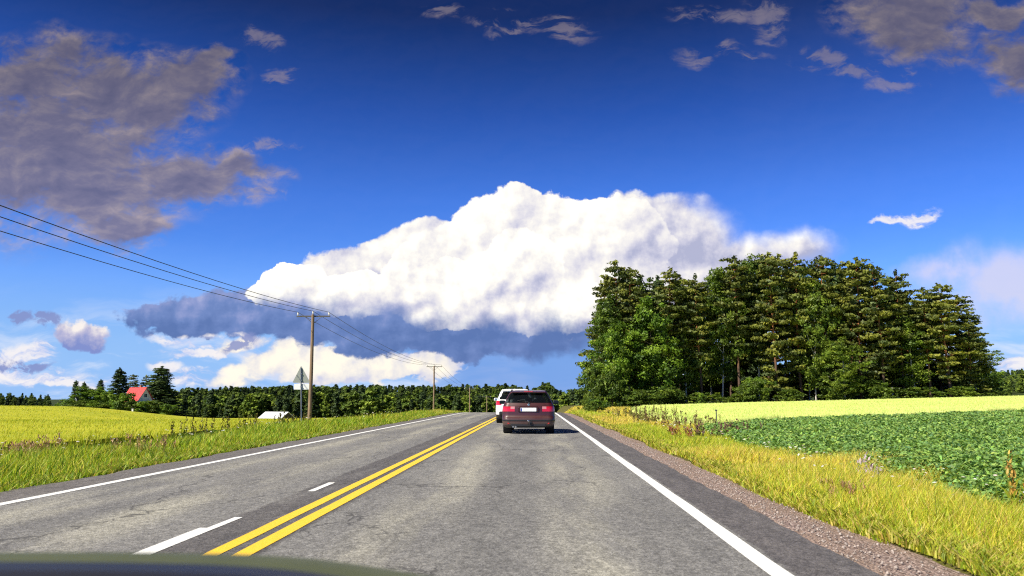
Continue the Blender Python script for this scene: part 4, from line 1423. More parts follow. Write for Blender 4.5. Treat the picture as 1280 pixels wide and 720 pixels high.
# ------------------------------------------------------------------ power line
wood_m = material('weathered pole wood', rough=.85, spec=.2, build=lambda t: {'Base Color': t.ramp(t.noise(t.mapping(t.ocoord(), scale=(9, 9, .6)), 1.5, 5, .65), [(.3, (.14, .095, .062)), (.6, (.27, .19, .13)), (.8, (.36, .28, .20))])})
steel_m = material('galvanised steel', (.30, .31, .32), .45, .8)
dark_steel = material('dark weathered steel', (.10, .095, .09), .6, .5)
ceramic = material('pale glazed insulator', (.72, .70, .66), .2, 0, .6)
wire_m = material('aluminium conductor', (.05, .05, .055), .5, .6)
PX = -16.0
POLES = [(-13, 7.35), (57, 7.15), (127, 6.25), (197, 3.55), (267, 1.75), (337, .75)]


def pole_z(Y): return float(terrain(PX, Y))


def make_pole(Y, top):
    root = empty('utility_pole', (PX, Y, pole_z(Y) - .05))
    H = top - root.location.z
    MB().tube([(0, 0, 0), (0.02, 0, H * .5), (0, 0, H)], [.15, .128, .105], 12).build('pole', wood_m, root, True)
    m = MB(); m.box((0, .13, H - .12), (2.45, .075, .10), bevel=.008)
    m.tube([(.62, .12, H - .14), (.06, .12, H - .62)], .018, 6).tube([(-.62, .12, H - .14), (-.06, .12, H - .62)], .018, 6)
    m.build('crossarm', dark_steel, root)
    for x, y, z in ((-1.13, .13, H - .07), (1.13, .13, H - .07), (0, 0, H)):
        MB().lathe([(.0, 0), (.022, 0), (.022, .06), (.075, .08), (.045, .12), (.07, .14), (.04, .18), (.05, .20), (.035, .25), (0, .26)], 'Z', (x, y, z), 12).build('insulator', ceramic, root, True)
    return root


pole_labels = ['tall brown wooden pole with steel crossarm behind the warning sign', 'wooden pole with thin crossarm rising over the left wood edge, second nearest',
               'small pale pole with crossarm over the wood, third nearest', 'distant pale pole just left of the white car, fourth nearest', 'tiny farthest pole right beside the white car']
first = None
for k, (Y, top) in enumerate(POLES[1:]):
    # all poles are alike: one height standing on falling ground
    r0 = make_pole(Y, top)
    tag(r0, pole_labels[k], 'power pole', 'wooden poles of the power line')
    if Y > 190:
        for c in r0.children: c.scale = (1.15, 1.15, 1)

for dx_, zoff, lab in ((-1.13, -.07 + .24, 'lowest of the three dark wires strung along the poles'), (0, .24, 'middle of the three dark wires strung along the poles'), (1.13, .17, 'topmost of the three dark wires strung along the poles')):
    m = MB()
    for (y0, t0), (y1, t1) in zip(POLES[:-1], POLES[1:]):
        sag = .95 if y0 < 50 else .9
        pts = []
        for q in range(25):
            f = q / 24
            pts.append((PX + dx_, y0 + (y1 - y0) * f, t0 + zoff + (t1 - t0) * f - sag * 4 * f * (1 - f)))
        m.tube(pts, .015, 6)
    tag(m.build('power_cable', wire_m, None, True), lab, 'power line', 'wires of the power line')

# ------------------------------------------------------------------ warning sign seen from behind
sx_, sY = at(378.5, 38)[0], 38
root = empty('warning_sign', (sx_, sY, float(terrain(sx_, sY)) - .02))
tag(root, 'grey back of a triangular warning sign on a leaning post with small white plate', 'road sign')
back_m = material('sign back aluminium', rough=.5, metal=.35, build=lambda t: {'Base Color': t.mix(t.noise(t.ocoord(), 7, 4, .6), (.27, .29, .24), (.36, .38, .33))})
plate_m = material('white plate', (.74, .75, .72), .5)
red_m = material('red sign border', (.55, .02, .02), .4)
yel_m = material('yellow sign face', (.85, .62, .04), .4)
zb = root.location.z
zt = at(375, sY, 457)[1] - zb; zm = at(375, sY, 478.5)[1] - zb
zp1 = at(375, sY, 480)[1] - zb; zp0 = at(375, sY, 487)[1] - zb
lean = (at(375, sY)[0] - sx_) / zt
L_ = lambda z: lean * z * 1.0
MB().tube([(0, -.038, 0), (L_(zt - .1), -.038, zt - .1)], .03, 10).build('post', steel_m, root, True)
hw = 11.3 * sY / 1000


def tri(inset, y):
    cx_, cz = L_(zm + (zt - zm) * .4), zm + (zt - zm) * .36
    P3 = [(L_(zm) - hw, zm), (L_(zm) + hw, zm), (L_(zt), zt)]
    pts = []
    n_c = 5
    for k in range(3):
        p, a, b = [Vector(P3[q]) for q in (k, k - 1, (k + 1) % 3)]
        u1, u2 = (a - p).normalized(), (b - p).normalized()
        r_ = .07
        for q in range(n_c + 1):
            f = q / n_c
            v = p + u1 * r_ * (1 - f) ** 2 * 1.0 + u2 * r_ * f ** 2
            pts.append(v)
    return [(cx_ + (v.x - cx_) * (1 - inset), y, cz + (v.y - cz) * (1 - inset)) for v in pts]


MB().prism(tri(0, -.004), (0, .006, 0)).build('panel_back', back_m, root)
MB().prism(tri(.0, .0025), (0, .003, 0)).build('sign_border', red_m, root)
MB().prism(tri(.24, .006), (0, .002, 0)).build('sign_face', yel_m, root)
hp = 9.6 * sY / 1000
MB().box((L_(zp0) + .01, -.004, (zp0 + zp1) / 2), (hp * 2, .008, zp1 - zp0), bevel=.003).build('supplementary_plate', plate_m, root)
m = MB()
for z in (zm + .12, zm + .42, (zp0 + zp1) / 2):
    m.box((L_(z), -.040, z), (.10, .07, .03))
m.build('bracket', steel_m, root)

# ------------------------------------------------------------------ buildings
cream = material('cream render', rough=.85, build=lambda t: {'Base Color': t.mix(t.noise(t.ocoord(), 1.2, 5, .6), (.76, .70, .52), (.84, .79, .64))})
red_roof = material('red metal roof', rough=.45, spec=.4, build=lambda t: {'Base Color': t.mix(t.noise(t.ocoord(), .7, 5, .6), (.50, .018, .020), (.66, .035, .03)),
                    'Normal': t.bump(t.m('SINE', t.m('MULTIPLY', t.sep(t.ocoord())[0], 16)), .4, .04)})
white_wood = material('white painted boards', (.74, .73, .69), .6)
glass_dark = material('dark window glass', (.02, .025, .03), .06, 0, .6)


def gable_house(name, loc, rz, L, W, hw_, hr, wall_m, roof_m, label, cat, over=.45, wins=True, chim=True):
    """ridge along local x; gable ends at +-L/2"""
    root = empty(name, loc, rz); tag(root, label, cat)
    m = MB(); m.prism([(-L / 2, -W / 2, 0), (-L / 2, W / 2, 0), (-L / 2, W / 2, hw_), (-L / 2, 0, hr), (-L / 2, -W / 2, hw_)], (L, 0, 0))
    m.build('wall', wall_m, root)
    m = MB(); t_ = .16; sl = (hr - hw_) / (W / 2)
    for s in (-1, 1):
        pts = [(-L / 2 - over, s * (W / 2 + over), hw_ - over * sl + .03), (-L / 2 - over, 0, hr + .03), (-L / 2 - over, 0, hr + .03 + t_), (-L / 2 - over, s * (W / 2 + over), hw_ - over * sl + .03 + t_)]
        m.prism(pts, (L + 2 * over, 0, 0))
    rf = m.build('roof', roof_m, root)
    if chim:
        MB().box((L * .12, .3, hr + .35), (.7, .7, 1.3), bevel=.02).box((L * .12, .3, hr + 1.03), (.84, .84, .1)).build('chimney', material('chimney brick', (.34, .15, .10), .9), rf)
    if wins:
        def win(cx_, cy_, cz, wx, wz, face):
            fr = MB()
            if face == 'end': fr.box((cx_, cy_, cz), (.10, wx + .24, wz + .24))
            else: fr.box((cx_, cy_, cz), (wx + .24, .10, wz + .24))
            f = fr.build('window', white_wood, root)
            gl = MB()
            if face == 'end':
                s = 1 if cx_ > 0 else -1
                for q in (-1, 1): gl.box((cx_ + s * .045, cy_ + q * wx * .26, cz), (.03, wx * .46, wz))
            else:
                s = 1 if cy_ > 0 else -1
                for q in (-1, 1): gl.box((cx_ + q * wx * .26, cy_ + s * .045, cz), (wx * .46, .03, wz))
            gl.build('pane', glass_dark, f)
        for s in (-1, 1):
            for q in (-W * .24, W * .24): win(s * (L / 2 + .02), q, hw_ * .5, 1.1, 1.3, 'end')
            win(s * (L / 2 + .02), 0, hw_ + (hr - hw_) * .40, 1.1, 1.2, 'end')
            for q in (-L * .33, 0, L * .33): win(q, s * (W / 2 + .02), hw_ * .52, 1.2, 1.3, 'side')
    return root


Yh = 289
xh, zr_ = at(173, Yh, 485)
zg = float(terrain(xh, Yh)) - .3
gable_house('farmhouse', (xh, Yh, zg), R(-27), 8.4, 6.4, max((zr_ - zg) * .55, 3.0), zr_ - zg, cream, red_roof, 'cream farmhouse with a red gabled roof among the dark trees', 'house')
x2, z2 = at(99.5, 296, 496.5)
zg2 = float(terrain(x2, 296)) - .2
gable_house('garden_shed', (x2, 296, zg2), R(80), 4.0, 3.0, (z2 - zg2) * .5, z2 - zg2, white_wood, material('shed roof felt', (.12, .11, .10), .9), 'small white gabled shed peeking out left of the farmhouse', 'shed', .15, False, False)
# white barn in the hollow
xb, zb1 = at(346, 262, 517.3)
zgb = float(terrain(xb, 262)) - .2
gable_house('barn', (xb, 262, zgb), R(-24), 9.2, 6.0, max(zb1 - zgb - 1.45, 1.2), max(zb1 - zgb, 3.0), material('dark barn boards', (.06, .045, .035), .85), material('pale metal roof', rough=.4, metal=.2, build=lambda t: {'Base Color': t.mix(t.noise(t.ocoord(), .8, 4, .6), (.66, .68, .72), (.78, .79, .81))}),
            'low dark barn with a bright white roof beyond the left field', 'barn', .3, False, False)
xs_, zs_ = at(466, 250, 524.3)
zgs = min(float(terrain(xs_, 250)), zs_ - 1.6)
gable_house('hay_shelter', (xs_, 250, zgs), R(8), 2.8, 2.0, zs_ - zgs - .55, zs_ - zgs, white_wood, material('pale shelter roof', (.70, .68, .62), .6), 'tiny pale roofed shelter by the wood edge', 'shelter', .12, False, False)
# white marker post at the field corner
xm, zm_ = at(166, 240, 511.5)
root = empty('marker_post', (xm, 240, float(terrain(xm, 240)) - .1)); tag(root, 'short white post at the field crest below the farmhouse', 'post')
hm = max(zm_ - root.location.z, 1.5)
MB().box((0, 0, hm / 2), (.45, .45, hm), bevel=.03).build('shaft', white_wood, root)
MB().box((0, 0, hm + .06), (.58, .58, .12), bevel=.03).build('cap', white_wood, root)
# thin stake between the two right fields
xk, _ = at(894.5, 36)
root = empty('boundary_stake', (xk, 36, float(terrain(xk, 36)))); tag(root, 'thin dark stake standing between the crop and the pale field', 'stake')
MB().tube([(0, 0, -.1), (.01, .01, .95)], [.03, .022], 7).build('shaft', dark_steel, root)
MB().box((0, 0, .97), (.09, .05, .06), bevel=.01).build('cap', dark_steel, root)

# ------------------------------------------------------------------ vehicles
tyre_m = material('tyre rubber', (.018, .018, .019), .75)
rim_m = material('alloy rim', (.45, .46, .48), .3, .9)
black_pl = material('black plastic', (.016, .016, .017), .45)
well_m = material('wheel arch liner', (.006, .006, .006), .9)
tint_glass = material('tinted car glass', (.008, .010, .011), .03, 0, .7)
_t = NT(tint_glass.node_tree)
_tr = _t.n.new('ShaderNodeBsdfTransparent'); _tr.inputs[0].default_value = (.50, .56, .55, 1)
_mx = _t.n.new('ShaderNodeMixShader'); _mx.inputs[0].default_value = .55
_t.l.new(_tr.outputs[0], _mx.inputs[1]); _t.l.new(_t.n['Principled BSDF'].outputs[0], _mx.inputs[2]); _t.l.new(_mx.outputs[0], _t.n['Material Output'].inputs['Surface'])
seat_m = material('dark seat cloth', (.022, .022, .024), .85)
chrome = material('chrome', (.62, .63, .65), .12, 1)
red_lens = material('red lamp lens', (.50, .010, .014), .12, 0, .6, coat=.6)
clear_lens = material('clear lamp lens', (.50, .22, .22), .12, 0, .6, coat=.6)
amber_lens = material('amber lamp lens', (.65, .22, .02), .12, 0, .6, coat=.6)
plate_white = material('reflective number plate', (.86, .87, .88), .4)
plate_blue = material('plate band', (.02, .05, .30), .4)


class Shell:
    """car skin from horizontal slices: each slice has rear y, front y, half width, rear and front corner radii, rear and front bow"""
    NR, NC, NS, NF = 14, 10, 44, 12

    def __init__(s, slices, nz):
        a = np.array(slices, float)
        z = a[:, 0]
        # parameter along the slice stack so steep and flat stretches are both sampled
        d = np.concatenate([[0], np.cumsum(np.hypot(np.diff(z) * 1.0, np.diff(a[:, 1]) * .4) + np.hypot(np.diff(a[:, 2]) * .35, np.diff(a[:, 3])))])
        t = np.sort(np.unique(np.concatenate([np.linspace(0, d[-1], nz), d])))
        keep = [t[0]]
        for v in t[1:]:
            if v - keep[-1] > d[-1] / nz * .35: keep.append(v)
        s.t = np.array(keep)
        def pch(col):   # monotone-ish cubic
            y = a[:, col]; h = np.diff(d); m_ = np.diff(y) / h
            g = np.zeros(len(y)); g[0], g[-1] = m_[0], m_[-1]
            for k in range(1, len(y) - 1):
                g[k] = 0 if m_[k - 1] * m_[k] <= 0 else 2 * m_[k - 1] * m_[k] / (m_[k - 1] + m_[k])
            i = np.clip(np.searchsorted(d, s.t, side='right') - 1, 0, len(h) - 1)
            u = (s.t - d[i]) / h[i]
            return (1 + 2 * u) * (1 - u) ** 2 * y[i] + u * (1 - u) ** 2 * h[i] * g[i] + u * u * (3 - 2 * u) * y[i + 1] + u * u * (u - 1) * h[i] * g[i + 1]
        cols = [pch(c) for c in range(a.shape[1])]
        s.z = cols[0]
        half = []
        for z_, yr, yf, w_, rr, rf, br, bf in zip(*cols):
            rr = min(rr, w_ * .6); rf = min(rf, w_ * .7)
            pts = []
            for k in range(s.NR):                      # rear, middle to corner
                x = (w_ - rr) * k / s.NR
                pts.append((x, yr + br * (x / w_) ** 2))
            yc = yr + br * ((w_ - rr) / w_) ** 2
            for k in range(s.NC):
                q = k / s.NC * math.pi / 2
                pts.append((w_ - rr + rr * math.sin(q), yc + rr * (1 - math.cos(q))))
            y0 = yc + rr; yfc = yf - bf * ((w_ - rf) / w_) ** 2; y1 = yfc - rf
            for k in range(s.NS):
                f = k / s.NS
                pts.append((w_ * (1 + .012 * math.sin(math.pi * f)), y0 + (y1 - y0) * f))
            for k in range(s.NC):
                q = k / s.NC * math.pi / 2
                pts.append((w_ - rf + rf * math.cos(q), y1 + rf * math.sin(q)))
            for k in range(s.NF + 1):
                x = (w_ - rf) * (1 - k / s.NF)
                pts.append((x, yf - bf * (x / w_) ** 2))
            half.append([(x, y, z_) for x, y in pts])
        H = np.array(half)                              # (nz, nh, 3)
        nh = H.shape[1]
        mir = H[:, 1:-1][:, ::-1] * np.array([-1, 1, 1])
        s.G = np.concatenate([H, mir], 1)               # closed ring, right half then left half back to rear
        s.nh, s.n = nh, s.G.shape[1]
        gz = np.gradient(s.G, axis=0); gs = (np.roll(s.G, -1, 1) - np.roll(s.G, 1, 1)) / 2
        N = np.cross(gs, gz)
        s.N = norm(N)

    def faces(s, test):
        """split quads by test(centre, side) -> name"""
        nz, n = s.G.shape[:2]
        out = {}
        for i in range(nz - 1):
            for j in range(n):
                q = (i * n + j, i * n + (j + 1) % n, (i + 1) * n + (j + 1) % n, (i + 1) * n + j)
                P_ = s.G.reshape(-1, 3)[list(q)]
                out.setdefault(test(P_.mean(0), s.N[i, j]), []).append(q)
        return out

    def emit(s, name, quads, mat, parent, off=0.0, thick=0.0, cap=False, arches=None, smooth=True):
        V = (s.G + s.N * off).reshape(-1, 3)
        F = np.array(quads)
        if arches:
            ya, R_, zc = arches
            V = V.copy()
            keep = np.ones(len(F), bool)
            for yw in ya:
                d = np.hypot(V[:, 1] - yw, V[:, 2] - zc)
                side = (np.abs(V[:, 0]) > .5)
                inn = (d < R_) & side
                keep &= ~inn[F].all(1)
            F = F[keep]
            for yw in ya:
                d = np.hypot(V[:, 1] - yw, V[:, 2] - zc); inn = (d < R_) & (np.abs(V[:, 0]) > .5)
                k = R_ / np.maximum(d, 1e-4)
                V[inn, 1] = yw + (V[inn, 1] - yw) * k[inn]; V[inn, 2] = np.maximum(zc + (V[inn, 2] - zc) * k[inn], s.z[0])
        Fs = [F]
        used = np.unique(F); mp = np.zeros(len(V), int); mp[used] = np.arange(len(used))
        V2 = V[used]; F2 = mp[F]
        if thick:
            Nn = s.N.reshape(-1, 3)[used]
            m_ = len(V2); e = {}
            for f in F2:
                for k in range(4):
                    a, b = int(f[k]), int(f[(k + 1) % 4])
                    if (b, a) in e: del e[(b, a)]
                    else: e[(a, b)] = 1
            side = np.array([(b, a, a + m_, b + m_) for a, b in e])
            V2 = np.concatenate([V2, V2 - Nn * thick]); F2 = np.concatenate([F2, side, F2[:, ::-1] + m_])
        Fl = [F2]
        if cap:
            n = s.n; V_all = V
            top = [mp[(len(s.z) - 1) * n + j] for j in range(n)]
            h = s.nh
            # roof skin: strips between right and left halves
            cq = []
            for j in range(h - 1):
                a, b = top[j], top[j + 1]
                c, d = top[(n - j - 1) % n], top[(n - j) % n]
                if j == 0: cq3 = (top[0], top[1], top[n - 1])
                elif j == h - 2: cq3b = (a, b, c)
                else: cq.append((a, b, c, d))
            Fl = [np.concatenate([F2, np.array(cq)]), np.array([cq3, cq3b])]
        me = np_mesh(name, V2, Fl, mat, smooth=smooth)
        me.set_sharp_from_angle(angle=R(38))
        return link(name, me, parent)


def wheel(parent, x, y, r, wd):
    root = parent
    s = 1 if x > 0 else -1
    t = MB()
    t.lathe([(r * .66, -wd / 2), (r * .93, -wd / 2), (r * .985, -wd * .40), (r, -wd * .30), (r, wd * .30), (r * .985, wd * .40), (r * .93, wd / 2), (r * .66, wd / 2), (r * .62, wd * .2), (r * .62, -wd * .2), (r * .66, -wd / 2)], 'X', (x, y, r), 32)
    wh = t.build('wheel', tyre_m, root, True)
    m = MB(); xo = x + s * wd * .36
    m.lathe([(r * .67, -s * wd * .05), (r * .66, s * wd * .10), (r * .60, s * wd * .06), (r * .58, -s * wd * .3)], 'X', (xo, y, r), 32)
    for q in range(5):
        a = q * 2 * math.pi / 5
        ro = Matrix.Rotation(a, 3, 'X')
        c = ro @ Vector((0, 0, r * .34))
        m.box((xo, y + c.y, r + c.z), (.03, r * .2, r * .60), rot=None) if False else None
        b = bmesh.ops.create_cube(m.bm, size=1.0)['verts']
        bmesh.ops.scale(m.bm, vec=(.03, r * .20, r * .60), verts=b)
        bmesh.ops.translate(m.bm, vec=(0, 0, r * .34), verts=b)
        bmesh.ops.rotate(m.bm, cent=(0, 0, 0), matrix=ro, verts=b)
        bmesh.ops.translate(m.bm, vec=(xo, y, r), verts=b)
    m.lathe([(0, s * .03), (r * .16, s * .03), (r * .18, -s * .02)], 'X', (xo, y, r), 16)
    m.build('rim', rim_m, wh)
    d = MB(); d.lathe([(0, 0), (r * .56, 0), (r * .56, -s * .02), (0, -s * .02)], 'X', (x + s * wd * .05, y, r), 24).build('brake_disc', dark_steel, wh)
    return wh


def build_car(name, loc, slices, nz, paint, label, cat, cfg):
    root = empty(name, loc); tag(root, label, cat)
    S = Shell(slices, nz)
    wz0, wz1 = cfg['win_z']; rw0, rw1 = cfg['rear_win_z']
    yB, yF = cfg['cabin']           # rear of side glass, front end of side glass
    lz0, lz1 = cfg['lamp_z']; lx = cfg['lamp_x']; ly = cfg['lamp_y']
    trim_z = cfg.get('trim_z')
    roof_z = cfg['roof_z']
    def test(c, n):
        x, y, z = c; ax = abs(x)
        if y < cfg['rear_y'] and lz0 < z < lz1 and (ax > lx) and y < ly:
            return ('lampR' if x > 0 else 'lampL')
        if trim_z and trim_z[0] < z < trim_z[1] and (y < 4.1): return 'trim'
        if z < cfg['skirt_z']: return 'skirt'
        if wz0 < z < wz1 or rw0 < z < rw1:
            wwr = cfg['rear_win_x'](z)
            if rw0 < z < rw1 and ax < wwr and n[1] < -.3 and y < yB: return 'rear_window'
            if wz0 < z < wz1:
                if n[1] > .25 and ax < cfg['shield_x'](z) and y > 2.0: return 'windscreen'
                if abs(n[0]) > .5:
                    y_lo = yB + (z - wz0) * cfg['d_slope']; y_hi = yF - (z - wz0) * cfg['a_slope']
                    if y_lo < y < y_hi:
                        sd_ = 'R' if x > 0 else 'L'
                        for k, p in enumerate(cfg['pillars']):
                            if abs(y - p) < .045: return 'pillar'
                        k = sum(y > p for p in cfg['pillars'])
                        return f'side{sd_}{k}'
        return 'body'
    q = S.faces(test)
    body = S.emit('body', q['body'], paint, root, cap=True, arches=(cfg['wheels'], cfg['arch'], cfg['r']))
    for k in list(q):
        if k.startswith('side'): S.emit('side_window', q[k], tint_glass, root, off=-.006)
    S.emit('rear_window', q['rear_window'], tint_glass, root, off=-.004)
    S.emit('windscreen', q['windscreen'], tint_glass, root, off=-.004)
    if 'pillar' in q: S.emit('door_pillar', q['pillar'], black_pl, root, off=-.002)
    if 'trim' in q: S.emit('bumper_trim', q['trim'], cfg.get('trim_m', black_pl), root, off=.012, thick=.02, arches=(cfg['wheels'], cfg['arch'] + .01, cfg['r']))
    S.emit('skirt', q['skirt'], cfg.get('skirt_m', black_pl), root, off=.0, arches=(cfg['wheels'], cfg['arch'], cfg['r']))
    for k in ('lampR', 'lampL'):
        zz = np.array([S.G.reshape(-1, 3)[list(f)].mean(0) for f in q[k]])
        if cfg.get('lamp_split'):
            inner = np.array(cfg['lamp_split'](zz))
            f = np.array(q[k])
            lo = S.emit('tail_light', f[~inner], red_lens, root, off=.006, thick=.012)
            if inner.any(): S.emit('reversing_lens', f[inner], clear_lens, lo, off=.006, thick=.012)
        else: S.emit('tail_light', q[k], red_lens, root, off=.006, thick=.012)
    # underside and wheel wells
    m = MB(); z0 = S.z[0]; Y0 = slices[0][1] + .12; Y1 = slices[0][2] - .12; w0 = slices[0][3] - .14
    m.box((0, (Y0 + Y1) / 2, z0 + .05), (w0 * 2 - .12, Y1 - Y0, .09))
    for yw in cfg['wheels']:
        for s in (-1, 1):
            m.lathe([(0, 0), (cfg['arch'] - .006, 0), (cfg['arch'] - .006, s * .26)], 'X', (s * (cfg['track'] - .18), yw, cfg['r'] + .01), 24)
    m.build('underbody', well_m, root)
    for yw in cfg['wheels']:
        for s in (-1, 1): wheel(root, s * cfg['track'], yw, cfg['r'], cfg['tw'])
    return root, S


def car_paint(name, c, flake=.0, rough=.36, coat=.4, metal=.05):
    def b(t):
        p = t.ocoord(); n = t.noise(p, 400, 2, .5); d = t.noise(p, 2.5, 5, .6); z = t.sep(p)[2]
        dirt = t.m('MULTIPLY', t.step(t.m('ADD', z, t.m('MULTIPLY', d, .5)), .95, .40), .40)
        cc = t.mix(t.m('MULTIPLY', n, flake), c, tuple(min(1, v * 2.2) for v in c))
        return {'Base Color': t.mix(dirt, cc, (.16, .14, .12)), 'Roughness': t.m('MULTIPLY_ADD', d, .18, rough)}
    return material(name, rough=rough, metal=metal, coat=coat, build=b)


burgundy = car_paint('dark burgundy metallic', (.045, .007, .008), .15)
white_car = car_paint('white car paint', (.80, .80, .79), 0, .3, .7, 0)

# slices: z, rear y, front y, half width, rear corner, front corner, rear bow, front bow
EST = [(.20, .16, 4.30, .76, .20, .30, .05, .20), (.25, .05, 4.40, .82, .24, .34, .07, .24), (.34, .00, 4.45, .855, .26, .36, .08, .26), (.46, -.01, 4.46, .865, .26, .38, .08, .28),
       (.52, .005, 4.45, .868, .26, .38, .08, .28), (.555, .06, 4.44, .868, .24, .38, .08, .28), (.62, .075, 4.40, .868, .24, .38, .08, .28), (.75, .085, 4.28, .862, .23, .40, .08, .30), (.86, .10, 4.00, .850, .22, .42, .08, .34),
       (.92, .115, 3.65, .835, .21, .40, .08, .34), (.965, .135, 3.22, .812, .20, .36, .08, .32), (1.03, .165, 3.02, .785, .19, .30, .08, .28), (1.15, .235, 2.80, .728, .18, .28, .085, .26), (1.26, .315, 2.58, .672, .17, .26, .09, .24),
       (1.335, .365, 2.36, .628, .16, .26, .09, .22), (1.372, .36, 2.16, .590, .15, .26, .08, .20), (1.392, .48, 2.05, .565, .15, .25, .06, .18), (1.415, .80, 1.95, .525, .15, .24, .04, .14), (1.432, 1.18, 1.75, .44, .15, .15, .03, .10)]
cfgE = dict(win_z=(.985, 1.325), rear_win_z=(1.005, 1.325), rear_win_x=lambda z: .755 - (z - 1.0) * .44, shield_x=lambda z: .70 - (z - 1.0) * .45, cabin=(.45, 3.05), d_slope=.55, a_slope=1.55,
            lamp_z=(.715, .885), lamp_x=.47, lamp_y=.42, rear_y=.6, trim_z=(.415, .475), skirt_z=.27, roof_z=1.34, wheels=(.80, 3.525), arch=.345, r=.312, track=.745, tw=.205, pillars=(1.15, 2.05),
            lamp_split=lambda c: (np.abs(c[:, 0]) < .60) & (c[:, 2] > .815), skirt_m=black_pl)
CX = at(660.5, 26.4)[0]
car, S = build_car('station_wagon', (CX, 26.4, 0.0), EST, 62, burgundy, 'dark burgundy estate car with tow hitch driving ahead in the lane', 'car', cfgE)


def rear_y_at(z, x=0.0):
    i = int(np.argmin(np.abs(S.z - z))); g = S.G[i, :S.nh]
    k = int(np.argmin(np.abs(g[:20, 0] - abs(x))))
    return g[k, 1]


def cabin(root, y_rear, y_front, zs, w_):
    for x, y in ((-.36, y_front), (.36, y_front)):
        m = MB(); m.box((x, y, zs), (.46, .14, .56), bevel=.05, seg=2); st = m.build('seat', seat_m, root, True)
        MB().box((x, y - .02, zs + .42), (.25, .10, .17), bevel=.04, seg=2).build('headrest', seat_m, st, True)
    m = MB(); m.box((0, y_rear, zs - .04), (w_, .14, .48), bevel=.05, seg=2); st = m.build('rear_bench', seat_m, root, True)
    for x in (-.40, 0, .40): MB().box((x, y_rear - .02, zs + .28), (.24, .09, .13), bevel=.035, seg=2).build('headrest', seat_m, st, True)
    m = MB(); m.box((0, (y_rear + y_front) / 2 + .3, zs - .30), (w_ + .1, y_front - y_rear + 2.2, .04)); m.build('cabin_floor', seat_m, root)


cabin(car, 1.20, 2.15, .82, 1.20)
# number plate in its recess
m = MB(); m.box((0, rear_y_at(.79) - .006, .79), (.66, .02, .165), bevel=.02, seg=2); m.build('plate_recess', material('recess paint', (.05, .014, .018), .35, .2, coat=.5), car)
pl = MB().box((0, rear_y_at(.79) - .022, .785), (.52, .012, .118), bevel=.006).build('number_plate', plate_white, car)
MB().box((-.235, rear_y_at(.79) - .0295, .785), (.042, .004, .10)).build('plate_band', plate_blue, pl)
MB().box((0, rear_y_at(.885) - .012, .885), (.60, .03, .028), bevel=.008).build('boot_handle', burgundy, car)
MB().lathe([(0, .0), (.038, 0), (.042, .008), (.042, .02)], 'Y', (0, rear_y_at(.945) - .018, .945), 20).build('badge', chrome, car, True)
# wiper, high brake lamp, spoiler lip
yw_ = rear_y_at(1.05)
m = MB(); m.tube([(.02, rear_y_at(1.0) - .012, 1.0), (-.02, rear_y_at(1.045) - .03, 1.045), (-.36, rear_y_at(1.065, .36) - .022, 1.075)], [.014, .011, .008], 6)
m.lathe([(0, -.02), (.03, -.02), (.034, .02)], 'Y', (.02, rear_y_at(1.0) - .005, 1.0), 12); m.build('wiper', black_pl, car, True)
m = MB(); m.prism([(-.56, .28, 1.345), (-.56, .285, 1.368), (-.56, .40, 1.386), (-.56, .44, 1.36)], (1.12, 0, 0)); m.build('roof_spoiler', burgundy, car)
MB().box((0, .288, 1.372), (.30, .012, .016), bevel=.003).build('high_brake_light', red_lens, car)
for s in (-1, 1):
    m = MB(); m.tube([(s * .575, .55, 1.375), (s * .572, .62, 1.425), (s * .572, 1.3, 1.442), (s * .56, 2.0, 1.425), (s * .555, 2.1, 1.375)], [.018, .016, .016, .016, .018], 8); m.build('roof_rail', black_pl, car, True)
    m = MB(); m.box((s * .97, 2.86, 1.015), (.21, .10, .135), bevel=.035, seg=3).box((s * .84, 2.88, .975), (.10, .05, .045), bevel=.01)
    mr = m.build('wing_mirror', black_pl, car, True); MB().box((s * .97, 2.806, 1.018), (.165, .006, .10), bevel=.002)  .build('mirror_glass', tint_glass, mr)
    MB().box((s * .868, 1.32, .845), (.025, .20, .03), bevel=.008).box((s * .868, 2.35, .835), (.025, .20, .03), bevel=.008).build('door_handle', burgundy, car)
    MB().box((s * .60, .052, .345), (.16, .02, .04), bevel=.005).build('rear_reflector', red_lens, car)
m = MB(); m.box((0, .06, .285), (1.15, .10, .10), bevel=.02); m.build('bumper_insert', black_pl, car)
m = MB(); m.tube([(-.50, .35, .235), (-.50, -.015, .235)], .03, 12).tube([(-.42, .35, .235), (-.42, -.015, .235)], .03, 12); m.build('exhaust_pipe', chrome, car, True)
m = MB(); m.tube([(0, .2, .27), (0, -.05, .27), (0, -.115, .30), (0, -.12, .40)], .022, 8); hb = m.build('tow_hitch', dark_steel, car, True)
m = MB(); bmesh.ops.create_uvsphere(m.bm, u_segments=14, v_segments=10, radius=.036, matrix=Matrix.Translation((0, -.12, .425))); m.build('hitch_ball', chrome, hb, True)
m = MB(); m.box((.075, -.02, .36), (.08, .05, .10), bevel=.012); m.build('hitch_socket', black_pl, car)
# seats and headrests seen darkly are left to the tint; antenna on the roof
m = MB(); m.tube([(0, .62, 1.42), (0, .50, 1.53)], [.007, .004], 6); m.lathe([(0, .02), (.02, .015), (.026, 0)], 'Z', (0, .62, 1.413), 10); m.build('aerial', black_pl, car)

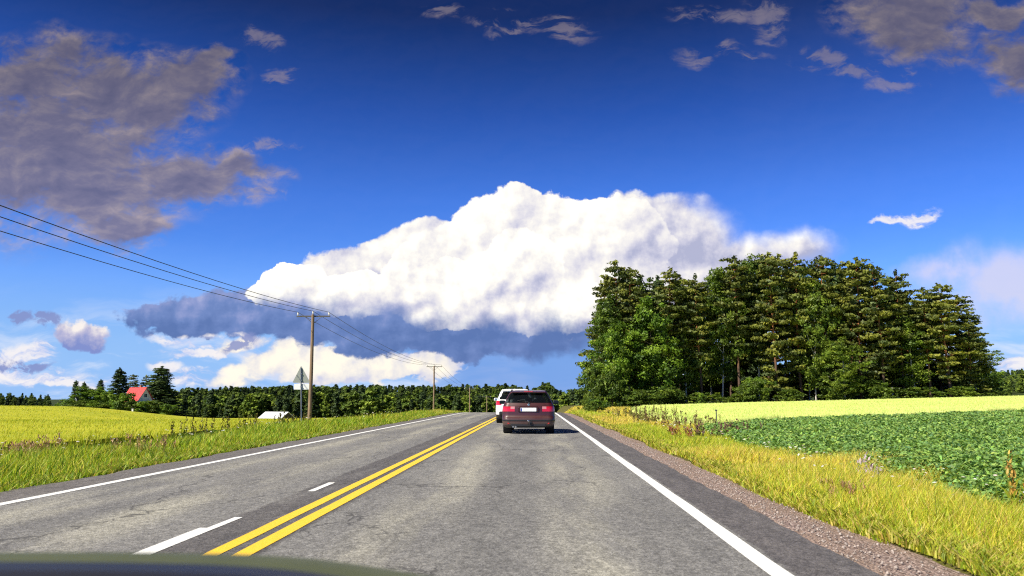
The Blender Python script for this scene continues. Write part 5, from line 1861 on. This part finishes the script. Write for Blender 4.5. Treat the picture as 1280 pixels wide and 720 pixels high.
# the white car ahead of it
SUV = [(.22, .18, 4.28, .80, .24, .32, .05, .20), (.28, .08, 4.36, .855, .28, .36, .07, .24), (.40, .02, 4.42, .885, .30, .40, .08, .28), (.55, .00, 4.44, .895, .30, .42, .09, .30), (.66, .03, 4.43, .897, .29, .42, .09, .30), (.80, .055, 4.38, .892, .27, .42, .09, .32),
       (.95, .075, 4.20, .880, .26, .44, .09, .34), (1.02, .095, 3.85, .865, .25, .42, .09, .36), (1.07, .12, 3.40, .842, .24, .36, .09, .34), (1.14, .155, 3.18, .812, .23, .32, .10, .30), (1.28, .235, 2.92, .755, .22, .30, .10, .28), (1.42, .315, 2.62, .700, .21, .28, .10, .26),
       (1.50, .33, 2.40, .655, .20, .28, .10, .24), (1.545, .33, 2.18, .610, .19, .28, .09, .22), (1.572, .39, 2.00, .55, .18, .27, .08, .20), (1.588, .52, 1.85, .45, .16, .25, .06, .16), (1.596, .72, 1.62, .28, .12, .15, .04, .10)]
cfgS = dict(win_z=(1.09, 1.47), rear_win_z=(1.10, 1.46), rear_win_x=lambda z: .72 - (z - 1.1) * .40, shield_x=lambda z: .72 - (z - 1.1) * .42, cabin=(.55, 3.12), d_slope=.5, a_slope=1.5,
            lamp_z=(.84, 1.04), lamp_x=.62, lamp_y=.38, rear_y=.6, trim_z=None, skirt_z=.40, roof_z=1.5, wheels=(.82, 3.46), arch=.375, r=.340, track=.775, tw=.215, pillars=(1.2, 2.1), lamp_split=None)
c2x = at(619.2, 37.6)[0] + .90
car2, S2 = build_car('hatchback', (c2x, 37.6, 0.0), SUV, 56, white_car, 'white tall hatchback mostly hidden by the burgundy estate', 'car', cfgS)
cabin(car2, 1.25, 2.25, .95, 1.26)
S_keep = S; S = S2
MB().box((0, rear_y_at(.78) - .012, .78), (.52, .012, .118), bevel=.006).build('number_plate', plate_white, car2)
m = MB(); m.box((0, .04, .47), (1.45, .10, .16), bevel=.03, seg=2); m.build('bumper_insert', black_pl, car2)
m = MB(); m.prism([(-.60, .22, 1.515), (-.60, .24, 1.545), (-.60, .45, 1.572), (-.60, .45, 1.54)], (1.2, 0, 0)); m.build('roof_spoiler', white_car, car2)
m = MB(); m.tube([(0, rear_y_at(1.1) - .012, 1.10), (-.03, rear_y_at(1.14) - .03, 1.14), (-.34, rear_y_at(1.15, .34) - .02, 1.17)], [.014, .011, .008], 6); m.build('wiper', black_pl, car2, True)
for s in (-1, 1):
    m = MB(); m.box((s * 1.0, 2.96, 1.10), (.22, .10, .15), bevel=.04, seg=3).box((s * .87, 2.98, 1.05), (.10, .05, .05), bevel=.01)
    mr = m.build('wing_mirror', white_car, car2, True); MB().box((s * 1.0, 2.906, 1.10), (.17, .006, .11), bevel=.002).build('mirror_glass', chrome, mr)
    MB().box((s * .895, 1.38, .93), (.025, .20, .03), bevel=.008).box((s * .895, 2.42, .92), (.025, .20, .03), bevel=.008).build('door_handle', white_car, car2)
    MB().box((s * .62, .035, .46), (.16, .02, .04), bevel=.005).build('rear_reflector', red_lens, car2)

# ------------------------------------------------------------------ bonnet of the car the picture was taken from
hood_m = material('bonnet with painted field reflection', rough=.45, metal=0, spec=.25, build=lambda t: {'Base Color': t.mix(t.noise(t.mapping(t.ocoord(), scale=(1, .3, 1)), 6, 5, .6), (.055, .065, .022), (.105, .115, .045)), 'Roughness': t.m('MULTIPLY_ADD', t.noise(t.ocoord(), 30, 4, .7), .15, .40)})  # mottled olive is the green field's reflection, put into the base colour
hx = np.array([-1.15, -.95, -.8, -.6, -.38, -.28, -.2, -.14, -.083, -.04, .02, .10, .22, .5])
hz = np.array([.920, .926, .930, .931, .928, .918, .905, .896, .886, .876, .862, .845, .82, .76])
xs2 = np.linspace(-1.15, .5, 60); zs2 = np.interp(xs2, hx, hz)
zs2 = np.convolve(np.pad(zs2, 3, mode='edge'), np.ones(7) / 7, 'valid')
ys2 = np.array([1.05, 1.10, 1.14, 1.18, 1.25, 1.35, 1.5, 1.7, 1.95, 2.2, 2.35, 2.42])
dz2 = np.array([-.002, -.001, 0, -.001, -.014, -.040, -.080, -.125, -.18, -.24, -.32, -.40])
V = np.array([(x, y, z + d) for y, d in zip(ys2, dz2) for x, z in zip(xs2, zs2)])
n1 = len(xs2)
i = (np.arange(n1 - 1)[None, :] + (np.arange(len(ys2) - 1) * n1)[:, None]).ravel()
root = empty('car_bonnet', (0, 0, 0)); tag(root, 'dark glossy bonnet edge of the camera car along the bottom left', 'car bonnet')
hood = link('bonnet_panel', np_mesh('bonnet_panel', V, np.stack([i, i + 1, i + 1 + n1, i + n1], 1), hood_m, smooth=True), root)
V = np.array([(x, y, z + d) for y, d in ((.80, -.05), (.98, -.012), (1.045, -.001), (1.10, .001), (1.115, -.012)) for x, z in zip(xs2, zs2)])
i = (np.arange(n1 - 1)[None, :] + (np.arange(4) * n1)[:, None]).ravel()
link('cowl', np_mesh('cowl', V, np.stack([i, i + 1, i + 1 + n1, i + n1], 1), black_pl, smooth=True), root)
# ------------------------------------------------------------------ render settings
vs = sc.view_settings
vs.view_transform = 'Standard'; vs.look = 'None'; vs.gamma = 1.0; vs.exposure = 0.85
vs.use_curve_mapping = False
sc.cycles.use_denoising = False
try: sc.cycles.denoiser = 'OPENIMAGEDENOISE'
except Exception: pass
sc.cycles.pixel_filter_type = 'BLACKMAN_HARRIS'
sc.cycles.filter_width = 1.15
sc.cycles.max_bounces = 8
sc.cycles.diffuse_bounces = 3
sc.cycles.glossy_bounces = 3
sc.cycles.transmission_bounces = 4
sc.cycles.transparent_max_bounces = 8
sc.cycles.sample_clamp_indirect = 6.0
